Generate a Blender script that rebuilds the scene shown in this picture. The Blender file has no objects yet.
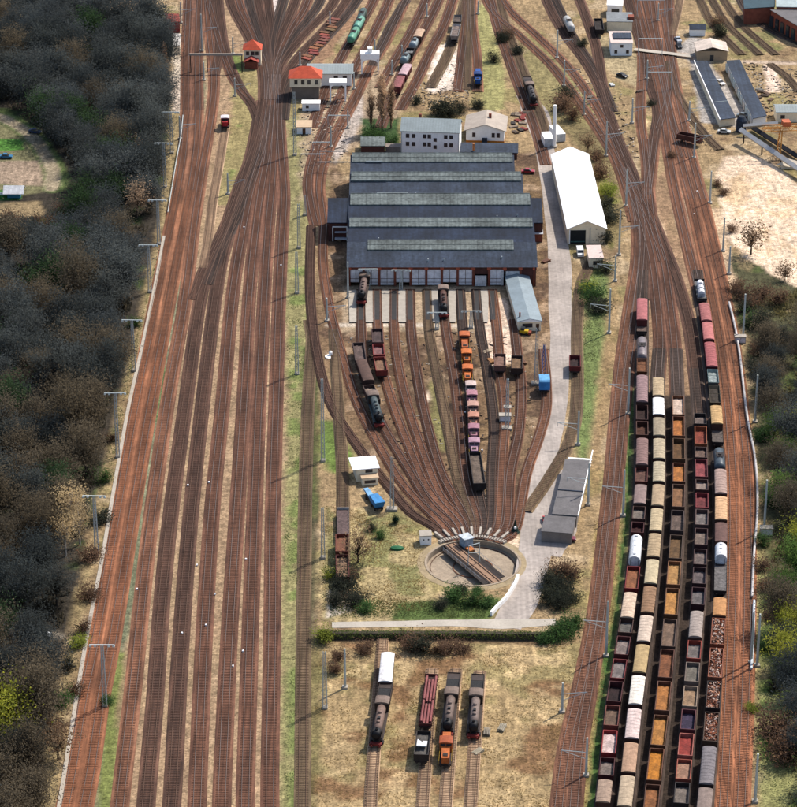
import bpy, bmesh, math, random
import numpy as np
from mathutils import Vector, Matrix
random.seed(7)
SC = bpy.context.scene
COL = SC.collection
# ---------------------------------------------------------------- camera
PITCH = math.radians(26.07); FPX = 2950.0; CX, CY = 398.5, 403.5; CAMH = 340.0
cam = bpy.data.cameras.new('camera'); camo = bpy.data.objects.new('camera', cam); COL.objects.link(camo)
camo.location = (0, 0, CAMH); camo.rotation_euler = (math.pi/2 - PITCH, 0, 0)
cam.sensor_fit = 'HORIZONTAL'; cam.sensor_width = 36; cam.lens = FPX/797*36
cam.clip_start = 1; cam.clip_end = 20000
SC.camera = camo
# ---------------------------------------------------------------- sky and sun
SUN_EL, SUN_AZ = 52.0, 46.0        # azimuth clockwise from +Y (away from the camera)
w = bpy.data.worlds.new('World'); SC.world = w; w.use_nodes = True
nt = w.node_tree; bg = nt.nodes['Background']; sk = nt.nodes.new('ShaderNodeTexSky')
sk.sky_type = 'NISHITA'; sk.sun_disc = False
sk.sun_elevation = math.radians(SUN_EL); sk.sun_rotation = math.radians(SUN_AZ)
sk.air_density = 1.0; sk.dust_density = 2.0
nt.links.new(sk.outputs[0], bg.inputs[0]); bg.inputs[1].default_value = 0.15
sl = bpy.data.lights.new('sun', 'SUN'); slo = bpy.data.objects.new('sun', sl); COL.objects.link(slo)
sl.energy = 4.2; sl.angle = math.radians(0.5); sl.color = (1.0, 0.94, 0.85)
e, a = math.radians(SUN_EL), math.radians(SUN_AZ)
sd = Vector((math.sin(a)*math.cos(e), math.cos(a)*math.cos(e), math.sin(e)))
slo.rotation_euler = sd.to_track_quat('Z', 'Y').to_euler(); slo.location = (0, 600, 400)
SC.view_settings.view_transform = 'Standard'; SC.view_settings.look = 'None'
SC.view_settings.exposure = 0.5; SC.view_settings.gamma = 1.0
# ---------------------------------------------------------------- helpers
cp, sp = math.cos(PITCH), math.sin(PITCH)
def at(px, py, z=0.0):
    dx = px-CX; u = -(py-CY)
    d = Vector((dx, FPX*cp + u*sp, -FPX*sp + u*cp))
    t = (z-CAMH)/d.z
    return Vector((d.x*t, d.y*t, z))
def toy(X, Y, Z=0.0):                       # photo row/column of a world point (numpy friendly)
    dz = Z-CAMH; dep = Y*cp - dz*sp; up = Y*sp + dz*cp
    return CX + FPX*X/dep, CY - FPX*up/dep
def hgt(px, pyb, pyt):                      # height of an upright thing whose foot and top rows are known
    b = at(px, pyb); k = (CY-pyt)/FPX
    # up = k*dep ; up = Y sp + dz cp ; dep = Y cp - dz sp
    dz = b.y*(k*cp - sp)/(cp + k*sp)
    return dz + CAMH
def L(r, g, b, k=0.8):
    k *= 0.8                      # photograph colour (0-255) -> paint albedo
    f = lambda c: ((c/255+0.055)/1.055)**2.4 if c > 10 else c/255/12.92
    return tuple(min(0.82, f(c)*k) for c in (r, g, b))
MATS = {}
def mat(name, col, rough=0.8, var=0.25, scale=1.5, bump=0.0, metal=0.0, rnd=0.12, fine=None, stripe=None, leaf=False, streak=0.0):
    if name in MATS: return MATS[name]
    m = bpy.data.materials.new(name); m.use_nodes = True; n = m.node_tree; N = n.nodes; K = n.links
    b = N['Principled BSDF']; b.inputs['Roughness'].default_value = rough; b.inputs['Metallic'].default_value = metal
    b.inputs['Specular IOR Level'].default_value = 0.25
    tc = N.new('ShaderNodeTexCoord')
    def noise(s, d=4):
        t = N.new('ShaderNodeTexNoise'); t.inputs['Scale'].default_value = s; t.inputs['Detail'].default_value = d
        K.new(tc.outputs['Object'], t.inputs['Vector']); return t.outputs['Fac']
    def mr(src, lo, hi, a=0.3, bb=0.7):
        r = N.new('ShaderNodeMapRange'); K.new(src, r.inputs[0])
        r.inputs[1].default_value = a; r.inputs[2].default_value = bb; r.inputs[3].default_value = lo; r.inputs[4].default_value = hi
        return r.outputs[0]
    def mul(x, y):
        q = N.new('ShaderNodeMath'); q.operation = 'MULTIPLY'; K.new(x, q.inputs[0]); K.new(y, q.inputs[1]); return q.outputs[0]
    v = mr(noise(scale), 1-var, 1+var*0.6)
    v = mul(v, mr(noise(fine or scale*6, 3), 1-var*0.7, 1+var*0.5))
    if streak:
        geo = N.new('ShaderNodeNewGeometry')
        for sx_, sy_, am in ((1.7, 0.035, streak), (0.25, 0.06, streak*0.8)):
            mp = N.new('ShaderNodeVectorMath'); mp.operation = 'MULTIPLY'; mp.inputs[1].default_value = (sx_, sy_, 1); K.new(geo.outputs['Position'], mp.inputs[0])
            t = N.new('ShaderNodeTexNoise'); t.inputs['Scale'].default_value = 1.0; t.inputs['Detail'].default_value = 4; K.new(mp.outputs[0], t.inputs['Vector']); v = mul(v, mr(t.outputs['Fac'], 1-am, 1+am))
    if rnd:
        oi = N.new('ShaderNodeObjectInfo'); v = mul(v, mr(oi.outputs['Random'], 1-rnd, 1+rnd, 0, 1))
    if stripe:                                  # corrugation or planks: (axis, period, depth)
        sx = N.new('ShaderNodeSeparateXYZ'); K.new(tc.outputs['Object'], sx.inputs[0])
        q = N.new('ShaderNodeMath'); q.operation = 'MULTIPLY'; q.inputs[1].default_value = 2*math.pi/stripe[1]
        K.new(sx.outputs[stripe[0]], q.inputs[0])
        s = N.new('ShaderNodeMath'); s.operation = 'SINE'; K.new(q.outputs[0], s.inputs[0])
        v = mul(v, mr(s.outputs[0], 1-stripe[2], 1+stripe[2], -1, 1))
    vm = N.new('ShaderNodeVectorMath'); vm.operation = 'SCALE'; vm.inputs[0].default_value = col[:3]; K.new(v, vm.inputs['Scale'])
    K.new(vm.outputs[0], b.inputs['Base Color'])
    if bump:
        bp = N.new('ShaderNodeBump'); bp.inputs['Strength'].default_value = bump; bp.inputs['Distance'].default_value = 0.1
        K.new(noise(scale*4), bp.inputs['Height']); K.new(bp.outputs[0], b.inputs['Normal'])
    if leaf:
        tr = N.new('ShaderNodeBsdfTranslucent'); K.new(vm.outputs[0], tr.inputs[0]); mx = N.new('ShaderNodeMixShader'); mx.inputs[0].default_value = 0.5
        K.new(b.outputs[0], mx.inputs[1]); K.new(tr.outputs[0], mx.inputs[2]); K.new(mx.outputs[0], N['Material Output'].inputs[0])
    MATS[name] = m; return m
def paint(r, g, b, kind='paint', var=0.3, rough=0.7):
    ld = kind == 'load'; kk = 0.66 if kind in ('load', 'wagon_paint') and min(r, g, b) < 150 else 0.7 if kind == 'wagon_roof' and min(r, g, b) < 225 else 0.8; gy = (r+g+b)/3; sv = 0.88 if kk < 0.7 else 1
    return mat('%s_%d_%d_%d' % (kind, r, g, b), L(gy+(r-gy)*sv, gy+(g-gy)*sv, gy+(b-gy)*sv, kk), rough, 0.45 if ld else var, 0.8, bump=0.5 if ld else 0, rnd=0.1, fine=2.5 if ld else 5)
class MB:
    def __init__(s): s.v = []; s.f = []
    def add(s, v, f):
        o = len(s.v); s.v += [tuple(p) for p in v]; s.f += [tuple(i+o for i in q) for q in f]; return s
    def box(s, x0, x1, y0, y1, z0, z1, bot=True):
        v = [(x0,y0,z0),(x1,y0,z0),(x1,y1,z0),(x0,y1,z0),(x0,y0,z1),(x1,y0,z1),(x1,y1,z1),(x0,y1,z1)]
        f = [(4,5,6,7),(0,1,5,4),(1,2,6,5),(2,3,7,6),(3,0,4,7)]
        if bot: f.append((3,2,1,0))
        return s.add(v, f)
    def bar(s, p, q, r, r2=None, n=4):
        p, q = Vector(p), Vector(q); r2 = r if r2 is None else r2
        d = (q-p)
        if d.length < 1e-6: return s
        d.normalize(); u = d.orthogonal().normalized(); w_ = d.cross(u)
        v = []
        for c, rr in ((p, r), (q, r2)):
            for i in range(n):
                t = 2*math.pi*(i+0.5)/n; v.append(c + u*(rr*math.cos(t)) + w_*(rr*math.sin(t)))
        f = [(i, (i+1) % n, n+(i+1) % n, n+i) for i in range(n)] + [tuple(range(n-1, -1, -1)), tuple(range(n, 2*n))]
        return s.add(v, f)
    def prism(s, prof, a0, a1, axis='y'):       # closed profile swept along an axis; profile given as (across, z)
        n = len(prof)
        if axis == 'y': v = [(p[0], a0, p[1]) for p in prof] + [(p[0], a1, p[1]) for p in prof]
        elif axis == 'x': v = [(a0, p[0], p[1]) for p in prof] + [(a1, p[0], p[1]) for p in prof]
        else: v = [(p[0], p[1], a0) for p in prof] + [(p[0], p[1], a1) for p in prof]
        f = [(i, (i+1) % n, n+(i+1) % n, n+i) for i in range(n)] + [tuple(range(n-1, -1, -1)), tuple(range(n, 2*n))]
        return s.add(v, f)
    def lathe(s, prof, c=(0,0,0), axis='z', n=16, caps=True):
        v = []; k = len(prof)
        for i in range(n):
            t = 2*math.pi*i/n; C, S = math.cos(t), math.sin(t)
            for r, h in prof:
                p = {'z': (r*C, r*S, h), 'y': (r*C, h, r*S), 'x': (h, r*C, r*S)}[axis]
                v.append((p[0]+c[0], p[1]+c[1], p[2]+c[2]))
        f = []
        for i in range(n):
            j = (i+1) % n
            for q in range(k-1): f.append((i*k+q, j*k+q, j*k+q+1, i*k+q+1))
        if caps and prof[0][0] > 1e-4: f.append(tuple(i*k for i in range(n)))
        if caps and prof[-1][0] > 1e-4: f.append(tuple(i*k+k-1 for i in range(n)))
        return s.add(v, f)
    def mesh(s, name, smooth=False):
        me = bpy.data.meshes.new(name); me.from_pydata(s.v, [], s.f)
        bm = bmesh.new(); bm.from_mesh(me); bmesh.ops.recalc_face_normals(bm, faces=bm.faces); bm.to_mesh(me); bm.free()
        if smooth: me.polygons.foreach_set('use_smooth', [True]*len(me.polygons))
        return me
    def build(s, name, m, parent=None, smooth=False, label=None):
        me = s.mesh(name, smooth); me.materials.append(m)
        o = bpy.data.objects.new(name, me); COL.objects.link(o)
        if parent: o.parent = parent
        if label: o['label'] = label
        return o
def tag(o, label=None, cat=None, group=None, kind=None):
    if label: o['label'] = label
    if cat: o['category'] = cat
    if group: o['group'] = group
    if kind: o['kind'] = kind
    return o
def thing(name, label, cat, loc=(0,0,0), rz=0.0, group=None):
    o = bpy.data.objects.new(name, None); COL.objects.link(o); o.empty_display_size = 0.5
    o.location = loc; o.rotation_euler = (0, 0, rz); return tag(o, label, cat, group)
def kids(o): return [c for c in ALLC.get(o.name, [])]
def dup(src, parts, loc, rz, label, sc=(1,1,1), name=None):
    r = src.copy(); COL.objects.link(r); r.location = loc; r.rotation_euler = (0, 0, rz); r.scale = sc
    if label: r['label'] = label
    for p in parts:
        c = p.copy(); COL.objects.link(c); c.parent = r
    return r
def box_obj(name, m, parent, *a): return MB().box(*a).build(name, m, parent)
ORD = ['first','second','third','fourth','fifth','sixth','seventh','eighth','ninth','tenth','eleventh','twelfth','thirteenth','fourteenth','fifteenth','sixteenth','seventeenth','eighteenth','nineteenth','twentieth','twenty-first','twenty-second','twenty-third','twenty-fourth']
def smooth(pts, step=3.0):                   # Catmull-Rom through world points, resampled
    P = [Vector(p) for p in pts]
    if len(P) == 2: P = [P[0], P[0].lerp(P[1], 0.5), P[1]]
    Q = [P[0]*2-P[1]] + P + [P[-1]*2-P[-2]]; out = []
    for i in range(1, len(Q)-2):
        a0, a1, a2, a3 = Q[i-1:i+3]; n = max(2, int((a2-a1).length/step))
        for k in range(n):
            t = k/n; out.append(0.5*((2*a1)+(a2-a0)*t+(2*a0-5*a1+4*a2-a3)*t*t+(3*a1-a0-3*a2+a3)*t**3))
    out.append(P[-1]); return out
def ribbon(pts, wd, z=0.0, skirt=0.0, top=None):
    # flat strip along world points, optionally with sloping shoulders
    top = wd if top is None else top; mb = MB(); v = []; f = []; n = len(pts)
    for i, p in enumerate(pts):
        d = (pts[min(i+1, n-1)]-pts[max(i-1, 0)]); d.z = 0; d.normalize(); nx = Vector((d.y, -d.x, 0))
        ww = wd[i] if isinstance(wd, (list, tuple)) else wd
        if skirt: 
            v += [p-nx*ww/2+Vector((0,0,-0.02)), p-nx*top/2+Vector((0,0,z)), p+nx*top/2+Vector((0,0,z)), p+nx*ww/2+Vector((0,0,-0.02))]
        else: v += [p-nx*ww/2+Vector((0,0,z)), p+nx*ww/2+Vector((0,0,z))]
    k = 4 if skirt else 2
    for i in range(n-1):
        for j in range(k-1): f.append((i*k+j, i*k+j+1, (i+1)*k+j+1, (i+1)*k+j))
    return mb.add(v, f)
# ---------------------------------------------------------------- ground
TT = at(473, 563); TR = 10.9                    # turntable centre and radius
rng = np.random.RandomState(3)
LAT = rng.rand(256, 256)
def vnoise(x, y, s):
    x = x/s; y = y/s; xi = np.floor(x).astype(int); yi = np.floor(y).astype(int); fx = x-xi; fy = y-yi
    fx = fx*fx*(3-2*fx); fy = fy*fy*(3-2*fy)
    g = lambda i, j: LAT[(xi+i) % 256, (yi+j) % 256]
    return (g(0,0)*(1-fx)+g(1,0)*fx)*(1-fy)+(g(0,1)*(1-fx)+g(1,1)*fx)*fy
def fbm(x, y, s): return (vnoise(x,y,s)+0.5*vnoise(x+31,y+7,s/2)+0.25*vnoise(x+5,y+77,s/4))/1.75-0.5
def axis(lo, hi, step, far):
    c = list(np.arange(lo, hi, step)); s = step; p = hi
    while p < far: c.append(p); s *= 1.35; p += s
    q = []; s = step; p = lo-step
    while p > -far: q.append(p); s *= 1.35; p -= s
    return np.array(q[::-1]+c)
gx = axis(-150, 150, 0.95, 7000); gy = axis(490, 1060, 0.95, 9000)
GX, GY = np.meshgrid(gx, gy); X = GX.ravel(); Y = GY.ravel()
N0 = fbm(X, Y, 9.0); N1 = fbm(X+200, Y+90, 3.0); N2 = fbm(X+700, Y+10, 30.0)
colr = np.tile(np.array(L(158, 134, 100)), (len(X), 1))
def blend(wt, col):
    global colr
    colr = colr*(1-wt[:, None]) + np.array(col)*wt[:, None]
def pdist(P):                                    # signed distance (positive inside) to a world polygon
    n = len(P); d = np.full(len(X), 1e9); ins = np.zeros(len(X), bool)
    for i in range(n):
        ax, ay = P[i]; bx, by = P[(i+1) % n]
        ex, ey = bx-ax, by-ay; wx, wy = X-ax, Y-ay
        t = np.clip((wx*ex+wy*ey)/(ex*ex+ey*ey+1e-9), 0, 1)
        d = np.minimum(d, np.hypot(wx-ex*t, wy-ey*t))
        if ay != by:
            cond = ((ay > Y) != (by > Y)) & (X < (bx-ax)*(Y-ay)/(by-ay)+ax); ins ^= cond
    return np.where(ins, d, -d)
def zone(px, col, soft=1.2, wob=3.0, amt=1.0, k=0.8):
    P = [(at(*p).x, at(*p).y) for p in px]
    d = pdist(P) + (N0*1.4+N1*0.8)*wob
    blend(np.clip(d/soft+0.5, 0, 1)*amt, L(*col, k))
def strip(px, wd, col, soft=0.8, wob=1.0, amt=1.0):
    pts = smooth([at(*p) for p in px], 6); d = np.full(len(X), 1e9)
    for p, q in zip(pts, pts[1:]):
        ex, ey = q.x-p.x, q.y-p.y; wx, wy = X-p.x, Y-p.y
        t = np.clip((wx*ex+wy*ey)/(ex*ex+ey*ey+1e-9), 0, 1); d = np.minimum(d, np.hypot(wx-ex*t, wy-ey*t))
    blend(np.clip((wd/2-d+(N0+N1)*wob)/soft+0.5, 0, 1)*amt, L(*col))
def spots(s, thr, col, amt, off=0, px=None):     # scattered patches, optionally kept inside a polygon
    n = fbm(X+off, Y+off*1.7, s); wt = np.clip((n-thr)/0.08, 0, 1)*amt
    if px is not None: wt = wt*np.clip(pdist([(at(*p).x, at(*p).y) for p in px])/2, 0, 1)
    blend(wt, L(*col))
spots(14, 0.08, (132, 126, 78), 0.6, 11); spots(10, 0.12, (186, 164, 132), 0.7, 57); spots(7, 0.14, (112, 88, 68), 0.6, 91)
# woods floor
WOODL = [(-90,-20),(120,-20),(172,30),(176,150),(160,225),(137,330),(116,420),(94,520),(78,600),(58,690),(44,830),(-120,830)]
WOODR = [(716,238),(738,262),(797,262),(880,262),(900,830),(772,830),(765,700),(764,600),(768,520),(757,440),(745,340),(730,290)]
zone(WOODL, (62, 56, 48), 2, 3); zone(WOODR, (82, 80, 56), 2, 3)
spots(12, 0.05, (84, 96, 50), 0.7, 33, WOODR); spots(9, 0.1, (150, 130, 96), 0.6, 44, WOODR); spots(12, 0.14, (60, 78, 38), 0.7, 35, WOODL)
zone([(757,560),(775,600),(772,680),(797,740),(830,830),(752,830),(752,700),(754,600)], (142, 140, 90), 3, 4, 0.9)
spots(6, 0.02, (104, 128, 56), 0.7, 13, [(757,560),(797,640),(830,830),(752,830)])
# left lineside grass and path
zone([(174,60),(182,60),(180,150),(166,220),(148,300),(125,400),(104,500),(86,600),(60,740),(52,830),(36,830),(58,690),(94,520),(137,330),(160,225)], (150, 132, 96), 2, 2)
zone([(172,50),(186,50),(186,115),(172,110)], (205, 190, 170), 1.5, 1.5); zone([(170,80),(184,78),(184,112),(171,112)], (196,178,160), 1.5, 1.5)
spots(7, 0.05, (96, 118, 58), 0.8, 63, [(160,225),(148,300),(125,400),(104,500),(90,500),(137,330)])
# yard: beige cess between the dark beds
YARD = [(178,-20),(182,150),(160,260),(126,440),(100,620),(60,830),(290,830),(292,400),(294,200),(282,60),(400,-20)]
zone(YARD, (164, 136, 108), 1.5, 1, 0.8)
strip([(201,60),(199,120),(196,180),(184,250),(176,300),(167,360),(155,420),(146,480),(138,520),(126,600),(112,690),(103,768),(97,810)], 2.6, (124, 124, 98), 1.0, 1.6)
strip([(164,370),(160,420)], 3.0, (108, 120, 78), 1, 1.4); strip([(144,520),(132,590),(122,640)], 2.6, (114, 116, 90), 1, 1.2)
strip([(117,655),(112,700),(108,768),(104,810)], 3.4, (118, 124, 70), 1, 1.4)
strip([(240,60),(246,100),(238,150),(225,200)], 9, (148, 134, 92), 1.5, 3); spots(6, 0.04, (110, 128, 66), 0.8, 21, [(225,30),(246,60),(252,110),(240,170),(226,190),(228,110)])
strip([(275,0),(274,20),(270,42)], 3.0, (206, 190, 180), 0.8, 1)
# green band right of the yard
strip([(298,120),(297,250),(301,400),(297,560),(296,700),(296,830)], 7, (142, 134, 92), 1.5, 2)
spots(7, 0.03, (104, 122, 62), 0.7, 71, [(284,250),(312,250),(316,480),(308,830),(283,830)])
strip([(312,350),(310,440),(310,520)], 4.4, (74, 80, 46), 1, 1.5, 0.9); strip([(313,520),(312,600),(309,700),(306,830)], 2.5, (70, 66, 50), 1, 1.5, 0.8)
zone([(318,420),(338,420),(352,455),(345,480),(322,470)], (106, 124, 62), 2, 2.5)
# rail works, upper middle
zone([(300,100),(345,60),(400,70),(400,120),(350,150),(300,200)], (170, 148, 124), 2, 3, 0.7)
zone([(345,112),(362,95),(364,120),(345,150),(335,165),(330,150)], (184, 170, 158), 1.2, 1)
zone([(360,118),(400,118),(400,150),(362,150)], (62, 84, 46), 1.5, 2)
zone([(440,44),(456,40),(460,70),(452,90),(432,92),(428,74)], (232, 214, 196), 1.5, 2.5)
zone([(330,55),(312,75),(300,80),(332,30),(352,8),(358,14),(340,40)], (150, 118, 92), 1.2, 2.5)
zone([(478,60),(475,10),(486,0),(494,36),(504,70),(504,108),(484,112)], (152, 146, 96), 1.5, 1.2)
zone([(512,60),(540,40),(590,95),(600,130),(560,130),(530,105)], (140, 128, 88), 2, 3); 
# inner depot ground
DEP = [(330,150),(345,180),(540,150),(560,300),(560,420),(520,520),(430,530),(360,450),(310,330),(322,250)]
zone(DEP, (116, 92, 70), 2, 2, 0.85); spots(8, 0.06, (92, 72, 58), 0.8, 83, DEP); spots(6, 0.1, (176, 150, 122), 0.6, 49, DEP)
spots(9, 0.08, (52, 44, 40), 0.8, 27, [(440,332),(510,332),(520,480),(480,500),(440,400)])
zone([(344,286),(505,286),(512,332),(342,332)], (176, 154, 126), 1, 1, 0.9)
zone([(478,298),(507,298),(512,330),(514,362),(490,366),(480,330)], (222, 196, 172), 1, 1.5)
strip([(330,325),(420,325),(506,328)], 2.2, (206, 190, 170), 0.5, 0.4)
for p in [(427,397),(437,405),(439,416),(438,426),(443,440)]:
    zone([(p[0]-5,p[1]),(p[0]+2,p[1]-7),(p[0]+6,p[1]+2),(p[0],p[1]+7)], (232, 206, 182), 1, 1.5)
zone([(430,380),(445,400),(450,450),(440,455),(428,410)], (128, 120, 78), 1.5, 2)
zone([(322,540),(360,510),(420,540),(430,600),(495,612),(490,622),(322,622)], (166, 148, 108), 2, 3)
spots(7, 0.0, (112, 116, 70), 0.7, 19, [(322,500),(390,500),(430,530),(420,560),(500,600),(490,622),(322,622)])
zone([(395,602),(500,598),(488,621),(390,621)], (84, 100, 54), 1.5, 2)
zone([(330,590),(350,596),(350,612),(326,618)], (172, 160, 146), 1, 1)
zone([(505,533),(520,530),(522,560),(508,546)], (214, 188, 160), 1, 1)
# slope between road and main line
zone([(590,262),(612,262),(606,330),(592,430),(584,470),(572,440),(582,340)], (112, 124, 74), 2, 2)
zone([(612,270),(622,300),(606,420),(596,520),(590,470),(600,380)], (150, 124, 88), 1.5, 2, 0.7)
zone([(545,116),(600,130),(625,200),(612,262),(600,220),(580,150)], (126, 112, 78), 2, 3); spots(7, 0.05, (126, 130, 60), 0.7, 15, [(590,150),(622,200),(612,270),(600,200)])
# bottom field
FIELD = [(310,640),(590,640),(566,830),(300,830)]
zone(FIELD, (166, 142, 104), 2, 2); spots(8, 0.04, (134, 124, 82), 0.6, 29, FIELD); spots(10, 0.08, (112, 76, 52), 0.7, 39, FIELD); spots(5, 0.08, (196, 170, 128), 0.6, 59, FIELD)
zone([(312,640),(322,640),(318,830),(300,830)], (96, 92, 56), 1.5, 2, 0.7)
strip([(328,639),(420,640),(560,642)], 2.4, (104, 82, 62), 1, 1.5, 0.8)
# between service track and wagon rows
zone([(596,520),(625,520),(622,620),(604,690),(585,830),(572,830),(586,700)], (164, 142, 92), 1.5, 2); spots(6, 0.02, (112, 104, 62), 0.7, 69, [(596,520),(625,520),(604,690),(585,830),(572,830)])
strip([(631,330),(630,420),(627,520),(619,600),(602,700),(592,830)], 2.2, (72, 96, 48), 0.8, 1.2)
# sidings on the right
zone([(628,200),(640,280),(634,420),(630,520),(596,830),(760,830),(752,600),(750,460),(726,300),(690,150)], (150, 120, 94), 1, 1, 0.8)
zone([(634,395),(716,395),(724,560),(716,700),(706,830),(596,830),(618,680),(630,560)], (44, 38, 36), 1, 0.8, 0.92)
strip([(728,520),(728,600),(724,700),(717,830)], 2.0, (168, 132, 96), 0.6, 0.8); strip([(723,380),(728,440),(730,500)], 2.0, (160, 128, 96), 0.6, 0.8)
strip([(733,340),(746,400),(750,470),(752,560),(750,700),(746,830)], 2.2, (176, 146, 104), 0.8, 1)
strip([(672,150),(676,190),(684,230)], 3, (168, 160, 146), 1, 1); strip([(650,160),(640,145),(646,120)], 2.4, (206, 176, 132), 0.8, 1)
strip([(648,203),(656,220),(668,255),(674,285)], 2.0, (214, 184, 150), 0.6, 0.8); strip([(716,210),(726,260),(732,290)], 3.0, (196, 168, 136), 0.8, 1)
# sand lot and the goods area behind it
zone([(716,168),(724,156),(748,154),(775,166),(800,186),(900,210),(900,300),(797,286),(764,272),(742,250),(728,238),(722,200)], (226, 200, 172), 1.5, 2.5)
zone([(728,178),(744,172),(748,190),(738,206),(726,200)], (206, 176, 140), 2.5, 2.5); spots(6, 0.06, (216, 186, 150), 0.8, 77, [(716,168),(800,186),(900,210),(900,300),(742,250)])
zone([(676,50),(690,62),(700,122),(745,128),(752,118),(708,60),(730,44),(690,36)], (168, 160, 152), 1, 1)
zone([(640,48),(690,54),(696,60),(640,53)], (206, 180, 156), 1, 0.6); zone([(742,60),(797,62),(797,65),(742,63)], (196, 174, 152), 1, 0.6)
zone([(764,64),(776,66),(782,92),(766,92)], (232, 206, 184), 1, 1)
for q_ in ([(730,190),(750,200),(765,225),(770,255)], [(735,215),(752,208),(775,214),(797,232)], [(740,172),(762,186),(790,205),(810,215)], [(748,240),(760,228),(785,240),(800,262)]): strip(q_, 0.9, (206, 174, 138), 0.8, 1.2, 0.7)
spots(9, 0.06, (118, 124, 76), 0.6, 87, [(690,0),(797,0),(797,60),(700,44)])
zone([(588,38),(640,30),(650,60),(640,90),(620,80),(600,60)], (168, 150, 116), 2, 2)
# allotments, far left
zone([(-30,118),(0,122),(36,140),(46,168),(42,192),(0,200),(-30,200)], (120, 116, 84), 1.5, 1)
zone([(-30,138),(22,139),(26,150),(-30,152)], (84, 130, 56), 0.8, 0.8); zone([(-30,190),(20,190),(22,200),(-30,200)], (60, 118, 48), 0.8, 0.8)
zone([(-30,162),(40,160),(44,186),(-30,182)], (156, 136, 116), 1, 1); zone([(0,202),(40,200),(44,216),(-20,222)], (150, 130, 98), 1.5, 2)
strip([(-30,108),(0,116),(26,130),(44,150),(56,172),(55,188)], 7.5, (98, 112, 66), 1, 1.0); strip([(-30,108),(0,117),(26,131),(43,150),(53,172),(52,188)], 4.6, (156, 142, 118), 0.8, 0.8)
strip([(-20,626),(10,628),(40,633),(60,636)], 3.0, (128, 118, 104), 1, 1.2)
# pale marks: cable troughs and worn paths
strip([(183,60),(182,112)], 2.0, (198, 184, 168), 0.8, 0.8)
strip([(163,300),(167,345)], 1.5, (196,170,140), 0.8, 1)
# fine variation and build
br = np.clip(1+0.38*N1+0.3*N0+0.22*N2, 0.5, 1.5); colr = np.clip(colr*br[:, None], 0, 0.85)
nx, ny = len(gx), len(gy); hidden = np.hypot(X-TT.x, Y-TT.y)
Z = np.clip(N0*0.12, -0.03, 0.05)
# bank that falls away to the right-hand wood
idx = np.arange(nx*ny).reshape(ny, nx)
F = np.stack([idx[:-1,:-1], idx[:-1,1:], idx[1:,1:], idx[1:,:-1]], -1).reshape(-1, 4)
F = F[hidden[F].min(1) > TR+0.7]
me = bpy.data.meshes.new('ground'); me.vertices.add(len(X)); Z[:] = np.minimum(Z, 0)-0.03
me.vertices.foreach_set('co', np.stack([X, Y, Z], -1).ravel())
me.loops.add(F.size); me.loops.foreach_set('vertex_index', F.ravel()); me.polygons.add(len(F))
me.polygons.foreach_set('loop_start', np.arange(0, F.size, 4)); me.update(calc_edges=True)
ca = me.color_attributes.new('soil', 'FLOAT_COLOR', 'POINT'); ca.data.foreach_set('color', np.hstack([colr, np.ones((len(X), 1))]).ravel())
gm = bpy.data.materials.new('ground_soil'); gm.use_nodes = True; n = gm.node_tree; N = n.nodes; K = n.links; b = N['Principled BSDF']
b.inputs['Roughness'].default_value = 0.95; b.inputs['Specular IOR Level'].default_value = 0.1
at_ = N.new('ShaderNodeAttribute'); at_.attribute_name = 'soil'; geo = N.new('ShaderNodeNewGeometry'); cur = at_.outputs['Color']
br_ = N.new('ShaderNodeVectorMath'); br_.operation = 'MULTIPLY'; br_.inputs[1].default_value = (0.9, 0.09, 1); K.new(geo.outputs['Position'], br_.inputs[0])
for s, lo, hi, d in ((1.0, 0.8, 1.2, 4), (0.6, 0.66, 1.35, 5), (2.0, 0.62, 1.4, 3)):
    t = N.new('ShaderNodeTexNoise'); t.inputs['Scale'].default_value = s; t.inputs['Detail'].default_value = d; K.new(br_.outputs[0] if s == 1.0 else geo.outputs['Position'], t.inputs['Vector'])
    r = N.new('ShaderNodeMapRange'); K.new(t.outputs['Fac'], r.inputs[0]); r.inputs[1].default_value = 0.32; r.inputs[2].default_value = 0.68; r.inputs[3].default_value = lo; r.inputs[4].default_value = hi
    v = N.new('ShaderNodeVectorMath'); v.operation = 'SCALE'; K.new(cur, v.inputs[0]); K.new(r.outputs[0], v.inputs['Scale']); cur = v.outputs[0]
K.new(cur, b.inputs['Base Color']); me.materials.append(gm)
g = bpy.data.objects.new('ground', me); COL.objects.link(g); g['kind'] = 'structure'
# ---------------------------------------------------------------- roads
asph = mat('worn_road', L(182, 170, 160), 0.9, 0.26, 0.12, rnd=0, fine=0.9, streak=0.12)
pathm = mat('gravel_path', L(196, 186, 172), 0.95, 0.15, 0.2, rnd=0, fine=2)
def flat_poly(name, px, z, m):
    mb = MB(); v = [at(p[0], p[1]) + Vector((0,0,z)) for p in px]; mb.add(v, [tuple(range(len(v)))])
    o = mb.build(name, m); o['kind'] = 'structure'; return o
def road(name, px, wd, m, z):
    pts = [at(*p) for p in px]; s = smooth(pts, 3)
    if isinstance(wd, list):
        wl = []
        for q in s:
            d = [(q-p).length for p in pts]; i = min(range(len(d)), key=lambda k: d[k])
            ws = sum(wd[k]/(d[k]+.5)**2 for k in range(len(pts))); wl.append(ws/sum(1/(x+.5)**2 for x in d))
        wd = wl
    o = ribbon(s, wd, z).build(name, m); o['kind'] = 'structure'; return o
road('road', [(525,95),(536,115),(545,150),(551,190),(557,235),(560,270),(560,305),(561,340),(559,375),(556,410),(549,440),(541,475),(539,510),(536,545),(529,580),(519,606),(506,627)], [6,9,6,5.5,6,6.8,6.5,5.8,5.4,5.4,6,7.5,9,8,7.5,8,7], asph, 0.012)
road('yard_path', [(332,625),(400,624),(450,623),(500,624),(556,622)], [2.6,2.6,2.8,4.5,3], pathm, 0.02)
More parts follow.
